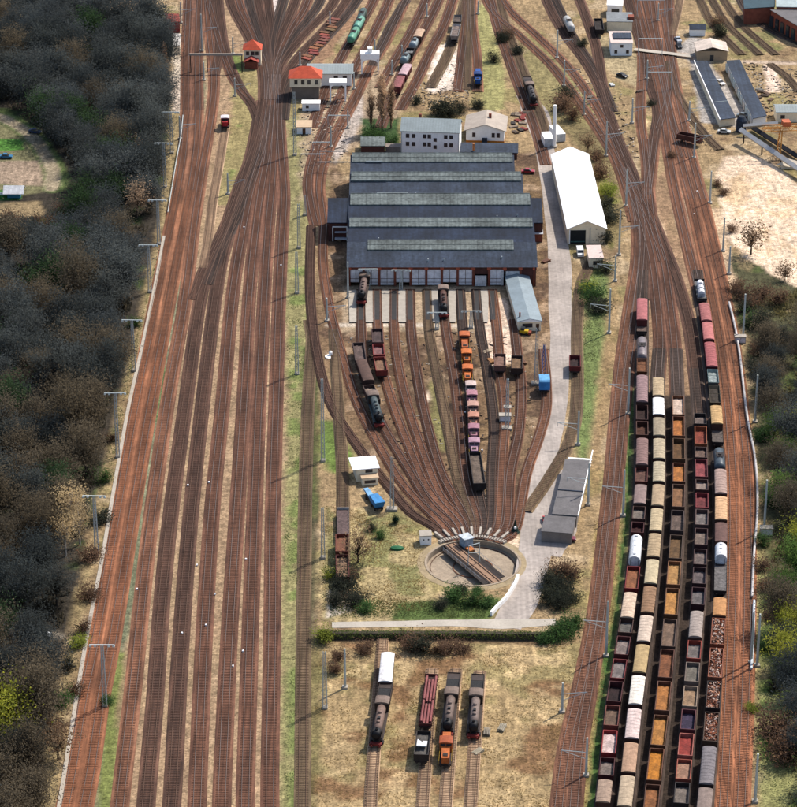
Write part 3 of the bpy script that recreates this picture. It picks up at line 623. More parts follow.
ROWSPEC = {
1: [(298,320,'covered',red,(186,112,112),'pink roofed covered wagon'),(321,334,'flat',drk,(120,96,84),'short brown flat wagon'),(336,357,'tank',drk,(142,128,130),'grey tank wagon with a pale end'),(358,373,'hopper',(120,74,48),(140,86,52),'orange brown hopper wagon'),(375,402,'slide',brn,(168,136,136),'long mauve roofed wagon'),(404,420,'open',(78,40,32),(56,32,28),'dark brown empty open wagon',0.1),(421,436,'open',(96,52,36),(92,54,38),'rusty brown empty open wagon',0.2),(438,465,'slide',brn,(152,120,114),'long dusky mauve roofed wagon'),(466,482,'open',(110,46,38),(120,84,72),'dark red open wagon with brown load',0.6),(484,504,'covered',brn,(158,134,128),'greyish mauve covered wagon'),(506,520,'open',brn,(134,122,112),'grey loaded open wagon',0.7),(521,533,'open',(92,32,34),(70,26,28),'small dark red empty wagon',0.1),(535,561,'silo',drk,(236,238,240),'white round topped silo wagon'),(566,590,'open',(150,36,36),(160,98,62),'bright red wagon with brown load',0.75),(592,618,'covered',brn,(226,198,172),'cream roofed covered wagon'),(619,634,'open',brn,(112,106,100),'dark grey loaded open wagon',0.8),(636,656,'open',(104,38,38),(146,128,122),'dark red wagon with light grey load',0.6),(658,679,'open',(140,44,44),(142,130,126),'red wagon with smooth grey load',0.65),(681,703,'open',(96,40,40),(56,36,38),'dark red wagon almost empty inside',0.15),(705,727,'open',(134,66,52),(124,98,80),'brown red wagon with grey brown load',0.6),(729,754,'open',(176,48,48),(222,196,190),'red wagon with pinkish white load',0.75),(757,777,'open',(88,34,34),(140,124,114),'dark wagon with pale grey load',0.5),(779,803,'covered',brn,(176,150,130),'tan roofed covered wagon')],
2: [(377,396,'covered',brn,(214,188,150),'cream roofed covered wagon'),(397,415,'covered',brn,(250,246,242),'short pure white roofed wagon'),(417,436,'covered',brn,(178,162,136),'grey beige roofed wagon'),(438,459,'covered',brn,(198,180,150),'sandy beige roofed wagon'),(461,482,'covered',brn,(204,188,158),'pale beige roofed wagon'),(484,506,'covered',brn,(190,164,132),'tan roofed wagon'),(508,531,'covered',brn,(212,190,152),'pale cream roofed wagon'),(533,557,'covered',brn,(196,170,134),'ribbed sand roofed wagon'),(559,584,'covered',brn,(210,192,156),'ribbed pale cream roofed wagon'),(586,613,'covered',brn,(158,122,92),'dull brown roofed wagon'),(615,642,'covered',brn,(224,202,182),'pinkish cream roofed wagon'),(644,673,'covered',brn,(206,176,126),'yellowish cream roofed wagon'),(675,705,'covered',brn,(250,240,226),'bright white roofed wagon'),(708,739,'covered',brn,(232,208,200),'pale pink roofed wagon'),(742,773,'covered',brn,(190,152,124),'light brown roofed wagon'),(775,807,'covered',brn,(214,190,160),'cream beige roofed wagon')],
3: [(395,415,'open',(130,80,50),(206,182,164),'open wagon with pale stone load',0.8),(416,437,'open',(120,68,40),(198,118,54),'open wagon with bright orange load',0.6),(438,460,'open',(112,74,44),(120,84,50),'empty brown open wagon with cross rib',0.2),(462,482,'open',(112,64,42),(208,128,58),'open wagon with vivid orange load',0.7),(484,508,'open',(106,70,52),(152,106,70),'open wagon with light brown load',0.7),(510,532,'open',(82,62,58),(118,98,88),'open wagon with greyish brown load',0.5),(534,559,'open',(92,68,52),(122,90,56),'open wagon with olive brown load',0.5),(561,586,'open',(150,96,56),(206,152,86),'open wagon with yellow ochre load',0.75),(588,616,'open',(130,84,50),(208,144,72),'open wagon with golden ochre load',0.7),(618,647,'open',(104,76,62),(136,108,88),'open wagon with dusty brown load',0.7),(649,679,'open',(110,62,44),(146,88,54),'open wagon with chestnut brown load',0.6),(681,712,'open',(124,76,54),(192,122,58),'open wagon with deep orange load',0.7),(714,746,'open',(116,72,44),(196,130,58),'long open wagon with ochre load',0.7),(748,782,'open',(120,70,44),(226,140,40),'open wagon with brightest orange load',0.75),(784,815,'open',(110,66,44),(170,106,60),'open wagon with orange brown load',0.6)],
4: [(413,425,'open',drk,(130,112,104),'short open wagon with grey load',0.6),(426,445,'open',(176,92,50),(150,66,48),'orange rimmed open wagon',0.4),(446,458,'open',(82,54,48),(134,106,92),'short wagon with dull tan load',0.7),(459,478,'open',(120,44,50),(176,82,86),'dark red wagon with pinkish red load',0.7),(479,491,'open',(84,50,44),(168,146,134),'short wagon with pale grey load',0.75),(492,508,'open',(150,50,56),(134,60,62),'crimson open wagon',0.4),(509,526,'open',(112,82,76),(140,130,126),'wagon with cream end and grey load',0.6),(528,546,'open',(82,46,44),(144,124,112),'dark wagon with light brown load',0.5),(548,565,'open',(76,42,40),(128,112,106),'dark wagon with mouse grey load',0.5),(567,585,'open',(70,38,40),(120,106,106),'dark wagon with slate grey load',0.5),(587,606,'open',(74,34,40),(116,108,108),'dark maroon wagon with grey load',0.5),(611,638,'slide',brn,(188,172,162),'long pale grey roofed wagon'),(640,660,'open',(168,64,48),(128,118,114),'red ended wagon with grey load',0.6),(662,683,'open',(132,112,100),(132,124,112),'grey framed open wagon',0.7),(685,707,'open',(176,150,126),(168,134,102),'cream rimmed wagon with tan load',0.7),(709,731,'open',(104,44,50),(70,58,88),'dark red wagon with dark violet load',0.5),(733,757,'open',(196,106,90),(162,58,50),'wagon full of brick red load',0.75),(758,780,'open',(190,90,66),(188,140,112),'red wagon with pale tan load',0.7),(782,805,'open',drk,(134,120,110),'dark framed wagon with grey load',0.6)],
5: [(280,301,'flat',drk,(120,120,120),'flat wagon carrying white bundles'),(303,321,'slide',red,(196,122,118),'pink roofed wagon'),(322,340,'slide',red,(206,126,122),'brighter pink roofed wagon'),(342,367,'slide',(96,24,36),(186,106,106),'pink roofed wagon with dark red end'),(369,384,'hopper',(124,150,150),(150,160,158),'pale cyan hopper wagon'),(385,404,'hopper',(104,92,70),(70,60,50),'dark hopper wagon with open frames'),(405,424,'covered',brn,(232,190,132),'tan roofed covered wagon'),(426,445,'flat',drk,(112,100,92),'empty brown flat wagon'),(447,467,'tank',drk,(78,88,96),'dark grey tank wagon'),(469,494,'slide',brn,(184,156,144),'mauve beige roofed wagon'),(496,520,'covered',brn,(232,186,142),'light apricot roofed wagon'),(522,542,'covered',(90,50,40),(124,92,84),'brown roofed wagon behind the white tank'),(543,559,'silo',drk,(244,244,246),'short white silo wagon'),(560,594,'flat',drk,(126,120,118),'long grey ribbed flat wagon'),(597,616,'covered',brn,(204,148,96),'orange tan roofed wagon'),(618,646,'scrap',(150,80,52),(0,0,0),'wagon heaped with rusty scrap'),(648,679,'scrap',(168,92,62),(0,0,0),'orange edged wagon heaped with scrap'),(681,710,'scrap',(58,42,38),(0,0,0),'dark open wagon part filled with scrap'),(712,743,'scrap',(90,66,50),(0,0,0),'wagon filled with pale scrap timber'),(746,785,'slide',drk,(142,134,136),'long grey roofed wagon'),(787,815,'covered',brn,(160,140,130),'greyish brown roofed wagon')]}
ROWN = {1:'leftmost row', 2:'second row', 3:'middle row', 4:'fourth row', 5:'rightmost row'}
for r_, spec in ROWSPEC.items():
    n_ = len(spec)
    for i, s_ in enumerate(spec):
        kd = s_[2]; z = {'open': 3.1, 'flat': 1.7, 'hopper': 3.5, 'scrap': 3.2}.get(kd, 3.9)
        c, rz, ln = place_on(r_, s_[0], s_[1], z)
        lab = '%s, %s from far end of %s' % (s_[5], ORD[i], ROWN[r_])
        wagon(kd, ln, c, rz, lab, 'freight wagons stabled on five sidings', s_[3], s_[4], seed=i*7+r_, top=s_[6] if len(s_) > 6 else None)
# white bundles on the first flat wagon of row five
c, rz, ln = place_on(5, 280, 301, 1.7); bm_ = MB()
for y in (-3.5, -0.6, 2.6): bm_.box(-0.9, 0.9, y-1.0, y+0.9, 0, 0.9); bm_.lathe([(0.9, y-1.0), (0.9, y+0.9)], (0,0,0.9), 'y', 12)
o = bm_.build('tarpaulin_bundle', paint(240,240,244), None); o.location = (c.x, c.y, RZ+1.33); o.rotation_euler.z = rz; tag(o, 'white sheeted bundles lying on the first flat wagon of the rightmost row', 'cargo')
# ---- locomotives
def steam_loco(loc, rz, label, body=(70,56,50), tend=True, group='withdrawn steam locomotives', rust=None, Ls=1.0):
    t = thing('steam_locomotive', label, 'locomotive', (loc.x, loc.y, RZ), rz, group)
    bl = paint(*body, kind='loco', rough=0.6); bk = paint(34,32,34, 'loco', rough=0.6); rf = paint(*(rust or (120,98,90)), kind='loco')
    # front points to -Y
    MB().lathe([(0.2,-5.4),(0.93,-5.4),(0.95,-2.2),(0.97,2.6),(0.99,4.4)], (0,0,2.75), 'y', 20).build('boiler', rf, t, smooth=True)
    sb = MB().lathe([(0,-7.35),(0.5,-7.3),(1.0,-7.15),(1.02,-5.4),(0.9,-5.38)], (0,0,2.75), 'y', 20).build('smokebox', bk, t, smooth=True)
    MB().lathe([(0.5,-7.42),(0.5,-7.3)], (0,0,2.75), 'y', 14).build('smokebox_door', bk, sb)
    MB().lathe([(0.28,3.6),(0.3,4.0),(0.36,4.15),(0.26,4.16),(0.24,3.7)], (0,-6.3,0), n=14).build('chimney', bk, t)
    for y in (-3.2, 0.6): MB().lathe([(0.42,3.4),(0.42,3.95),(0.3,4.12),(0,4.16)], (0,y,0), n=12).build('dome', rf, t, smooth=True)
    MB().box(-0.3,0.3,-1.9,-1.2,3.6,3.95).build('sandbox', bk, t)
    cb = MB().box(-1.45,1.45,4.4,6.6,1.5,2.6); 
    for s in (-1,1): cb.box(s*1.45-0.05,s*1.45+0.05,4.4,4.8,2.6,3.7); cb.box(s*1.45-0.05,s*1.45+0.05,6.2,6.6,2.6,3.7)
    cb.box(-1.4,1.4,4.4,4.46,2.6,3.7); cb.build('cab', bl, t)
    roof = [(1.58*math.cos(math.pi*k/8), 3.7+0.45*math.sin(math.pi*k/8)) for k in range(9)]
    MB().prism(roof, 4.1, 7.0).build('cab_roof', paint(132,112,100,'loco'), t)
    MB().box(-1.45,1.45,-6.9,4.4,1.5,1.58).build('running_board', bl, t)
    for s in (-1,1):
        MB().box(s*1.2-0.03,s*1.2+0.03,-7.2,-5.6,1.9,3.7).build('smoke_deflector', bk, t)
        MB().lathe([(0.3,-7.2),(0.42,-7.1),(0.42,-6.0),(0.3,-5.9)], (s*1.15,0,0.85), 'y', 12).build('cylinder', bk, t)
        MB().bar((s*0.98,-5.9,0.8),(s*0.98,2.2,0.7),0.07).build('side_rod', wheel_m, t)
    MB().box(-0.55,0.55,-7.2,6.4,0.8,1.5).build('frame', bk, t)
    bb = MB().box(-1.4,1.4,-8.1,-7.95,0.8,1.3)
    for s in (-1,1): bb.bar((s*0.87,-8.1,1.05),(s*0.87,-8.55,1.05),0.13,n=8); bb.bar((s*0.87,-8.55,1.05),(s*0.87,-8.62,1.05),0.25,n=10)
    bb.box(-1.3,1.3,-7.95,-6.9,1.2,1.26); bb.build('buffer_beam', paint(128,44,38,'loco'), t)
    for y in (-4.2,-2.5,-0.8,0.9,2.6): inst(wheel_me, 'driving_wheel', t, (0,y,0.7), (1,1.5,1.5))
    inst(wheel_me, 'leading_wheel', t, (0,-6.6,0.46))
    if tend:
        tb = MB().box(-1.4,1.4,7.5,14.4,1.2,1.35)
        for s in (-1,1): tb.box(s*1.4-0.05,s*1.4+0.05,7.5,14.4,1.35,3.1)
        tb.box(-1.35,1.35,7.5,7.6,1.35,3.2); tb.box(-1.35,1.35,14.3,14.4,1.35,3.1); tb.box(-1.35,1.35,11.9,14.3,1.35,2.9); tb.build('tender', bl, t)
        MB().add([(-1.33,7.7,2.4),(1.33,7.7,2.4),(1.33,11.8,2.9),(-1.33,11.8,2.9)], [(0,1,2,3)]).build('coal', coal_m, t)
        for y in (8.4,10.0,11.9,13.5): inst(wheel_me, 'tender_wheel', t, (0,y,0.46))
    return t
def two(px0, px1, z=2.5):                        # centre, heading (front = second point) from two roof-line points
    a_, b_ = at(*px0, z), at(*px1, z); a_.z = b_.z = 0; d = a_-b_; return (a_+b_)/2, math.atan2(-d.x, d.y), d.length
def mid_loco(p0, p1, label, **k):
    c, rz, ln = two(p0, p1); d = Vector((-math.sin(rz), math.cos(rz), 0)); return steam_loco(c-d*2.9 if k.get('tend', True) else c+d*0.8, rz, label, **k)
mid_loco((387,683),(375,745), 'black brown steam locomotive coupled below the white roofed van', rust=(138,112,100))
mid_loco((454,678),(447,731), 'dark steam locomotive coupled behind the orange shunter', rust=(128,108,98))
mid_loco((478,678),(473,734), 'rightmost dark steam locomotive standing alone in the dry grass field', rust=(130,112,104))
mid_loco((371,392),(381,428), 'dark green steam locomotive with red buffer beam heading the brown wagon string', body=(60,74,76), tend=False, rust=(84,96,98))
mid_loco((365,278),(361,300), 'small dark steam locomotive outside the left shed doors', tend=False)
mid_loco((443,292),(444,312), 'steam locomotive with red buffer beam on the central shed track', tend=False, rust=(90,60,50))
mid_loco((526,76),(535,106), 'dark red ended locomotive on the curve beside the far road', rust=(90,84,84))
def diesel(loc, rz, label, col, Ln=9.5, roofc=None, group='diesel shunters', cab_at=1.2):
    t = thing('diesel_shunter', label, 'locomotive', (loc.x, loc.y, RZ), rz, group); h = Ln/2-0.4; B = paint(*col, kind='loco'); running(t, Ln-0.8)
    hd = MB().box(-0.85,0.85,-h+0.2,cab_at-0.9,1.25,2.7); hd.box(-0.6,0.6,-h+0.1,-h+0.2,1.4,2.4); hd.build('bonnet', B, t)
    MB().box(-0.85,0.85,cab_at+1.5,h-0.1,1.25,2.4).build('rear_bonnet', B, t)
    MB().box(-0.5,0.5,-h+0.8,-h+1.8,2.7,2.85).build('radiator_fan', frame_m, t); MB().lathe([(0.12,2.7),(0.12,3.2)], (0,0,0), n=8).build('exhaust', frame_m, t)
    cb = MB().box(-1.35,1.35,cab_at-0.9,cab_at+1.5,1.25,3.5).build('cab', B, t)
    gl = mat('dark_glass', (0.02,0.025,0.03), 0.15, 0.1, 1)
    for s in (-1,1):
        MB().box(-0.55+s*0.62,0.55+s*0.62,cab_at-0.93,cab_at-0.9,2.75,3.3).build('windscreen', gl, cb); MB().box(s*1.36-0.01,s*1.36+0.02,cab_at-0.5,cab_at+1.1,2.6,3.2).build('side_window', gl, cb)
    MB().prism([(1.45*math.cos(math.pi*k/8), 3.5+0.25*math.sin(math.pi*k/8)) for k in range(9)], cab_at-1.1, cab_at+1.7).build('cab_roof', paint(*(roofc or col), kind='loco'), t)
    MB().box(-1.4,1.4,-h,h,1.19,1.24).build('footplate', frame_m, t)
    rl = MB()
    for s in (-1,1):
        rl.bar((s*1.3,-h,2.1),(s*1.3,cab_at-0.95,2.1),0.03)
        for k in range(4): y = -h+0.05+k*(cab_at-0.9+h)/3.2; rl.bar((s*1.3,y,1.24),(s*1.3,y,2.1),0.03)
    rl.build('handrail', paint(220,180,60), t); return t
c, rz, ln = two((447,732),(445,762)); diesel(c, rz, 'bright orange diesel shunter in front of the middle steam locomotive', (200,108,52), ln, (170,84,44), cab_at=0.2)
for i, (a_, b_, l_, cc) in enumerate([((464,331),(465,350),'faded orange diesel shunter at the far end of the line by the turntable', (196,104,54)), ((466,351),(467,363),'second orange diesel shunter of the depot train', (214,116,48)), ((467,364),(468,381),'third orange diesel shunter of the depot train, before the pink roofs', (208,112,52))]):
    c, rz, ln = two(a_, b_); diesel(c, rz, l_, cc, max(7.5, ln), cab_at=0.3 if i else 1)
for i, (y0, y1, c1, c2, l_) in enumerate([(382,389,(120,60,60),(214,190,182),'short pale pink roofed'),(390,400,(110,50,64),(190,134,146),'rose pink roofed'),(401,411,(120,60,56),(196,152,136),'salmon roofed'),(412,422,(130,50,46),(200,140,116),'light orange roofed'),(423,434,(110,56,66),(176,124,136),'mauve pink roofed'),(435,450,(112,58,70),(192,150,166),'pale lilac roofed')]):
    c, rz, ln = place_on('t8', y0, y1, 3.6); diesel(c, rz, '%s shunter, %s below the orange ones in depot train' % (l_, ORD[i]), c2, max(6.8, ln), c2, 'pink shunters in the depot train', cab_at=0.4)
c, rz, ln = place_on('t8', 452, 485, 3.0); wagon('open', ln, c, rz, 'long grey brown open wagon at the near end of the orange depot train', None, (56,46,44), (122,104,90), 5, 0.85)
for i, (a_, b_, k, c1, c2, l_) in enumerate([((358,342),(361,361),'open',(84,62,58),(110,90,84),'brown wagon at the far end of the curved string left of the red wagons'), ((361,362),(369,384),'covered',(84,56,48),(106,80,70),'brown roofed wagon second in the curved string left of the red wagons'), ((368,385),(375,401),'open',(90,66,58),(170,146,128),'open wagon with light load just behind the dark green locomotive')]):
    c, rz, ln = two(a_, b_, 3); wagon(k, ln, c, rz, l_, 'wagons in the curved string', c1, c2, i, 0.8)
for i, (a_, b_, k, c1, c2, l_) in enumerate([((377,328),(378,343),'open',(92,58,56),(90,72,70),'dark wagon at the shed end of the short red string'), ((378,344),(379,356),'open',(160,52,46),(162,112,110),'red wagon with pale floor in the short red string'), ((379,357),(382,372),'open',(150,56,46),(150,110,84),'red wagon nearest the turntable in the short red string')]):
    c, rz, ln = two(a_, b_, 3); wagon(k, ln, c, rz, l_, 'short red string', c1, c2, i, 0.8)
# loco / wagons left of the hut
c, rz, ln = two((343,504),(343,533), 3); t = wagon('flat', ln, c, rz, 'flat wagon with white side posts and pipes at the far end of the short siding', None, (196,192,190), (120,96,92), 3)
c, rz, ln = two((342,534),(342,553), 3); wagon('open', ln, c, rz, 'rust red open wagon in the middle of the short siding', None, (132,62,44), (150,96,70), 4, 0.8)
c, rz, ln = two((342,554),(343,578), 3); wagon('open', ln, c, rz, 'rust red wagon with tan load against the dark bushes', None, (112,48,38), (160,124,92), 6, 0.95)
# white roofed van and rail flat in the field
c, rz, ln = two((388,652),(385,683), 3.8); wagon('covered', ln, c, rz, 'covered van with pure white roof at the far end of the left field siding', None, (96,60,52), (255,252,252), 1)
c, rz, ln = two((432,674),(425,726), 2.0); t = wagon('flat', ln, c, rz, 'red brown flat wagon stacked with long pipes in the field', None, (112,52,48), (90,56,52), 2)
mb = MB()
for x in (-1.0, -0.35, 0.35, 1.0):
    for y0, y1 in ((-9, -0.5), (0.0, 9.6)) if x*x > 0.2 else ((-10, -2), (-1, 8)): mb.bar((x, y0, 0.28), (x, y1, 0.28), 0.27, n=10)
o = mb.build('steel_pipes', paint(150,84,82,'pipe')); o.location = (c.x, c.y, RZ+1.32); o.rotation_euler.z = rz; tag(o, 'long red brown steel pipes lying on the field flat wagon', 'pipes')
c, rz, ln = two((424,730),(421,756), 3.2); wagon('open', ln, c, rz, 'grey open wagon with a white patch in its load, below the pipe wagon', None, (70,58,54), (110,104,98), 8, 0.9)
o = MB().prism([(-1.1,-1.2),(1.0,-1.3),(1.1,0.6),(0.2,0.6),(0.1,0.1),(-1.0,1.2)], 0, 0.25, 'z').build('white_sheet', paint(246,246,246)); o.location = (c.x-0.1, c.y-0.5, RZ+2.98); o.rotation_euler.z = rz; tag(o, 'crumpled white sheet lying on the grey wagon in the field', 'sheet')
# far trains
for i, (a_, b_, k, c1, c2, l_) in enumerate([((364,10),(359,22),'tank',drk,(60,84,80),'dark green tank wagon, farthest of the green tank wagons'), ((362,18),(356,29),'tank',drk,(120,180,158),'pale mint green tank wagon, middle of the green ones'), ((357,29),(350,41),'tank',drk,(96,158,130),'green tank wagon nearest the grey roofed building'),
  ((421,31),(417,39),'covered',brn,(226,190,160),'cream roofed wagon at the far end of the grey train'), ((416,40),(412,47),'tank',drk,(156,170,176),'light grey tank wagon behind the cream roofed one'), ((411,48),(408,54),'open',drk,(150,150,150),'grey open wagon midway in the grey train'), ((407,55),(403,62),'tank',drk,(128,146,150),'blue grey tank wagon at the near end of the grey train'),
  ((408,66),(402,77),'covered',red,(214,180,184),'pale pink roofed wagon by the sand patch'), ((401,78),(396,90),'covered',red,(160,98,98),'dark pink roofed wagon nearest the tall poplars'),
  ((458,16),(457,24),'hopper',(120,112,108),(120,104,96),'far grey hopper wagon by the pale sand'), ((457,25),(454,38),'hopper',(176,168,164),(150,130,120),'pale grey hopper wagon by the pale sand'),
  ((566,18),(572,30),'tank',drk,(190,188,184),'pale tank wagon on the far dark junction track'), ((598,18),(600,30),'open',drk,(60,50,46),'dark wagon left of the grey flat roof')]):
    c, rz, ln = two(a_, b_, 3); wagon(k, min(ln, 14), c, rz, l_, 'wagons in the far sidings', c1, c2, i, 0.7)
c, rz, ln = two((478,62),(478,86), 3); diesel(c, rz, 'bright blue diesel locomotive beside the grass strip', (30,84,160), 13, (24,60,120), cab_at=-1.8)
c, rz, ln = two((225,112),(225,125), 3); diesel(c, rz, 'red and white diesel railcar end on the short siding beside the buffer stop', (196,50,56), 8.5, (240,230,232), cab_at=-1.2)
c, rz, ln = two((500,350),(500,371), 3); wagon('open', 8.5, c, rz, 'derelict pinkish brown wagon left of the dark one near the crane', 'derelict wagons', (140,96,84), (150,112,96), 2, 0.9)
c, rz, ln = two((517,350),(517,374), 3); wagon('open', 9, c, rz, 'derelict dark brown wagon with tan load near the crane', 'derelict wagons', (72,50,42), (146,112,80), 3, 0.8)
c, rz, ln = two((575,352),(575,370), 3); wagon('open', 8, c, rz, 'dark red wagon on the track between works road and green bank', None, (130,40,40), (60,40,40), 3, 0.3)
c, rz, ln = two((683,134),(697,137), 3); wagon('open', 9, c, rz, 'brown wagon on a short track beside the garage yard', None, (112,62,48), (104,62,48), 4, 0.6)
# ---------------------------------------------------------------- buildings
white_m = mat('white_render', (0.84,0.82,0.78), 0.9, 0.08, 0.4, rnd=0, fine=2)
cream_m = mat('cream_render', (0.78,0.66,0.47), 0.9, 0.1, 0.4, rnd=0, fine=2)
brick_m = mat('red_brick', L(150,84,66), 0.9, 0.22, 0.8, rnd=0, stripe=(2,0.3,0.08))
dbrick_m = mat('dark_brick', L(96,60,54), 0.9, 0.25, 0.8, rnd=0)
felt_m = mat('roofing_felt', L(54,64,80), 0.85, 0.4, 0.12, rnd=0.05, fine=1.1, stripe=(0,1.9,0.07), streak=0.2)
felt2_m = mat('dark_felt', L(36,47,66), 0.85, 0.4, 0.12, rnd=0.05, fine=1.1, stripe=(0,1.9,0.07), streak=0.2)
lant_m = mat('weathered_lantern', L(112,120,118), 0.85, 0.45, 0.15, rnd=0.05, stripe=(0,1.3,0.1), fine=1.2)
greyr_m = mat('grey_sheet_roof', L(158,168,168), 0.6, 0.12, 0.3, rnd=0.05, stripe=(0,0.9,0.05), fine=2)
tile_m = mat('orange_tiles', L(222,96,66), 0.85, 0.2, 0.7, rnd=0.1, stripe=(1,0.35,0.1))
tanr_m = mat('tan_sheet_roof', L(186,172,158), 0.8, 0.15, 0.4, rnd=0.08)
whiter_m = mat('white_sheet_roof', (0.82,0.82,0.81), 0.6, 0.05, 0.3, rnd=0)
glass_m = mat('window_glass', (0.03,0.035,0.04), 0.12, 0.1, 1, rnd=0)
pale_m = mat('pale_grey_door', (0.68,0.64,0.65), 0.7, 0.18, 0.6, rnd=0.12, fine=2)
conc_m = mat('concrete', L(186,176,162), 0.9, 0.15, 0.7, rnd=0.08)
steel_m = mat('galvanised_steel', L(206,214,212), 0.5, 0.12, 1, metal=0.2, rnd=0.08)
wood_m = mat('brown_wood', L(110,74,52), 0.8, 0.25, 1)
def window(parent, x, y, z, w_=1.0, h_=1.4, face='front', frame=None):
    """framed window on a wall looking towards -Y (front) or +-X (side)"""
    f = MB(); g_ = MB()
    if face == 'front':
        for a_, b_, c_, d_ in ((-w_/2-.1, w_/2+.1, -h_/2-.1, -h_/2), (-w_/2-.1, w_/2+.1, h_/2, h_/2+.1), (-w_/2-.1, -w_/2, -h_/2, h_/2), (w_/2, w_/2+.1, -h_/2, h_/2), (-.04, .04, -h_/2, h_/2)): f.box(x+a_, x+b_, y-0.07, y+0.05, z+c_, z+d_)
        g_.box(x-w_/2, x+w_/2, y-0.03, y+0.04, z-h_/2, z+h_/2)
    else:
        for a_, b_, c_, d_ in ((-w_/2-.1, w_/2+.1, -h_/2-.1, -h_/2), (-w_/2-.1, w_/2+.1, h_/2, h_/2+.1), (-w_/2-.1, -w_/2, -h_/2, h_/2), (w_/2, w_/2+.1, -h_/2, h_/2), (-.04, .04, -h_/2, h_/2)): f.box(x-0.07, x+0.07, y+a_, y+b_, z+c_, z+d_)
        g_.box(x-0.04, x+0.04, y-w_/2, y+w_/2, z-h_/2, z+h_/2)
    o = f.build('window', frame or wood_m, parent); g_.build('pane', glass_m, o); return o
def gable(mb, x0, x1, y0, y1, ze, zr, axis='y', over=0.5, th=0.18):
    if axis == 'y':
        m_ = (x0+x1)/2; s = (zr-ze)/(m_-x0); pr = [(x0-over, ze-over*s), (m_, zr), (x1+over, ze-over*s), (x1+over, ze-over*s+th), (m_, zr+th), (x0-over, ze-over*s+th)]
        mb.prism(pr, y0-over, y1+over)
    else:
        m_ = (y0+y1)/2; s = (zr-ze)/(m_-y0); pr = [(y0-over, ze-over*s), (m_, zr), (y1+over, ze-over*s), (y1+over, ze-over*s+th), (m_, zr+th), (y0-over, ze-over*s+th)]
        mb.prism(pr, x0-over, x1+over, 'x')
    return mb
def hip(mb, x0, x1, y0, y1, ze, zr, over=0.5, inset=None):
    x0 -= over; x1 += over; y0 -= over; y1 += over; i = inset if inset is not None else (y1-y0)/2; my = (y0+y1)/2; mx = (x0+x1)/2
    if x1-x0 <= 2*i: i = (x1-x0)/2-0.05
    v = [(x0,y0,ze),(x1,y0,ze),(x1,y1,ze),(x0,y1,ze),(x0+i,my,zr),(x1-i,my,zr)]
    return mb.add(v, [(0,1,5,4),(1,2,5),(2,3,4,5),(3,0,4),(3,2,1,0)])
def frame_of(pl, pr_, z=0.0):                    # building frame from its two front corners: centre, heading, width
    a_, b_ = at(*pl, z), at(*pr_, z); d = b_-a_; c = (a_+b_)/2; c.z = 0; return c, math.atan2(d.y, d.x), math.hypot(d.x, d.y)
def depth_px(px, y0, y1, z): return (at(px, y1, z)-at(px, y0, z)).length
# --- locomotive shed
SA, SB = at(348,286), at(536,288); sw = SB.x-SA.x; sy = SA.y
EZ = 6.2
t = thing('locomotive_shed', 'large brick locomotive shed under five parallel grey felt roofs with lanterns', 'shed', (SA.x, sy, 0))
RT = [240, 218, 193.5, 172, 153]; RB = [250, 227, 205, 181, 162]      # top and foot rows of the five lanterns
yR = [at(440, v, 9.7).y-sy for v in RT]; yA = [at(440, v, 8.4).y-sy for v in RB]; ys = [-0.6]+[v+1.0 for v in yR]
xr = [(0, sw), (0, sw), (0, sw), (0, sw-2.0), (0, sw-4.0)]
names = ['front', 'second', 'third', 'fourth', 'rear']
for i in range(5):
    y0, y1 = ys[i], ys[i+1]; x0, x1 = xr[i]; D = y1-y0; zl = 6.4; a_, R_ = yA[i], yR[i]
    fm = felt2_m if i in (2, 1) else felt_m
    pr = [(y0-0.2 if i == 0 else y0+0.05, zl-0.25), (a_, 8.2), (R_-0.3, 9.2), (y1-0.08, zl+0.2), (y1-0.08, zl-0.3)]
    rf = MB().prism(pr, x0-0.4, x1+0.4, 'x').build('roof', fm, t, label='%s bay of the shed roof, dark felt slope' % names[i])
    lx0, lx1 = (x0+(5.6 if i == 0 else 0.1), x1-(6.2 if i == 0 else 0.1))
    MB().prism([(a_, 7.8), (a_, 8.6), (R_-0.1, 9.75), (R_+0.15, 9.6), (R_+0.15, 8.6)], lx0, lx1, 'x').build('lantern', lant_m, rf)
    ln_ = MB()
    for k in range(26):
        x = lx0+0.6+(lx1-lx0-1.2)*k/25; ln_.bar((x, a_+0.02, 8.63), (x, R_, 9.78), 0.05, n=4)
    ln_.bar((lx0, R_, 9.8), (lx1, R_, 9.8), 0.12, n=6); ln_.bar((lx0, a_*.5+R_*.5, 9.24), (lx1, a_*.5+R_*.5, 9.24), 0.05, n=4); ln_.build('glazing_bars', lant_m, rf)
    r_ = random.Random(i)
    for k in range(3):
        x = r_.uniform(x0+2, x1-2); vy = y0+D*r_.uniform(0.15,0.35); vz = 6.3+(vy-y0)/(a_-y0)*1.9
        MB().bar((x, vy, vz-0.2), (x, vy, vz+0.6), 0.16, n=8).build('roof_vent', steel_m, rf)
    for s in (0, 1):
        xx = x0 if s == 0 else x1-0.35; MB().prism([(y0+0.4, 0), (y0+0.4, zl-0.25), (a_, 8.1), (R_-0.3, 9.1), (y1-0.1, zl+0.1), (y1-0.1, 0)], xx, xx+0.35, 'x').build('side_wall', dbrick_m, t)
MB().box(0.4, sw-4.5, ys[5]-0.5, ys[5]-0.12, 0, 6.5).build('rear_wall', dbrick_m, t)
yw = at(440, 222, 6.2).y-sy
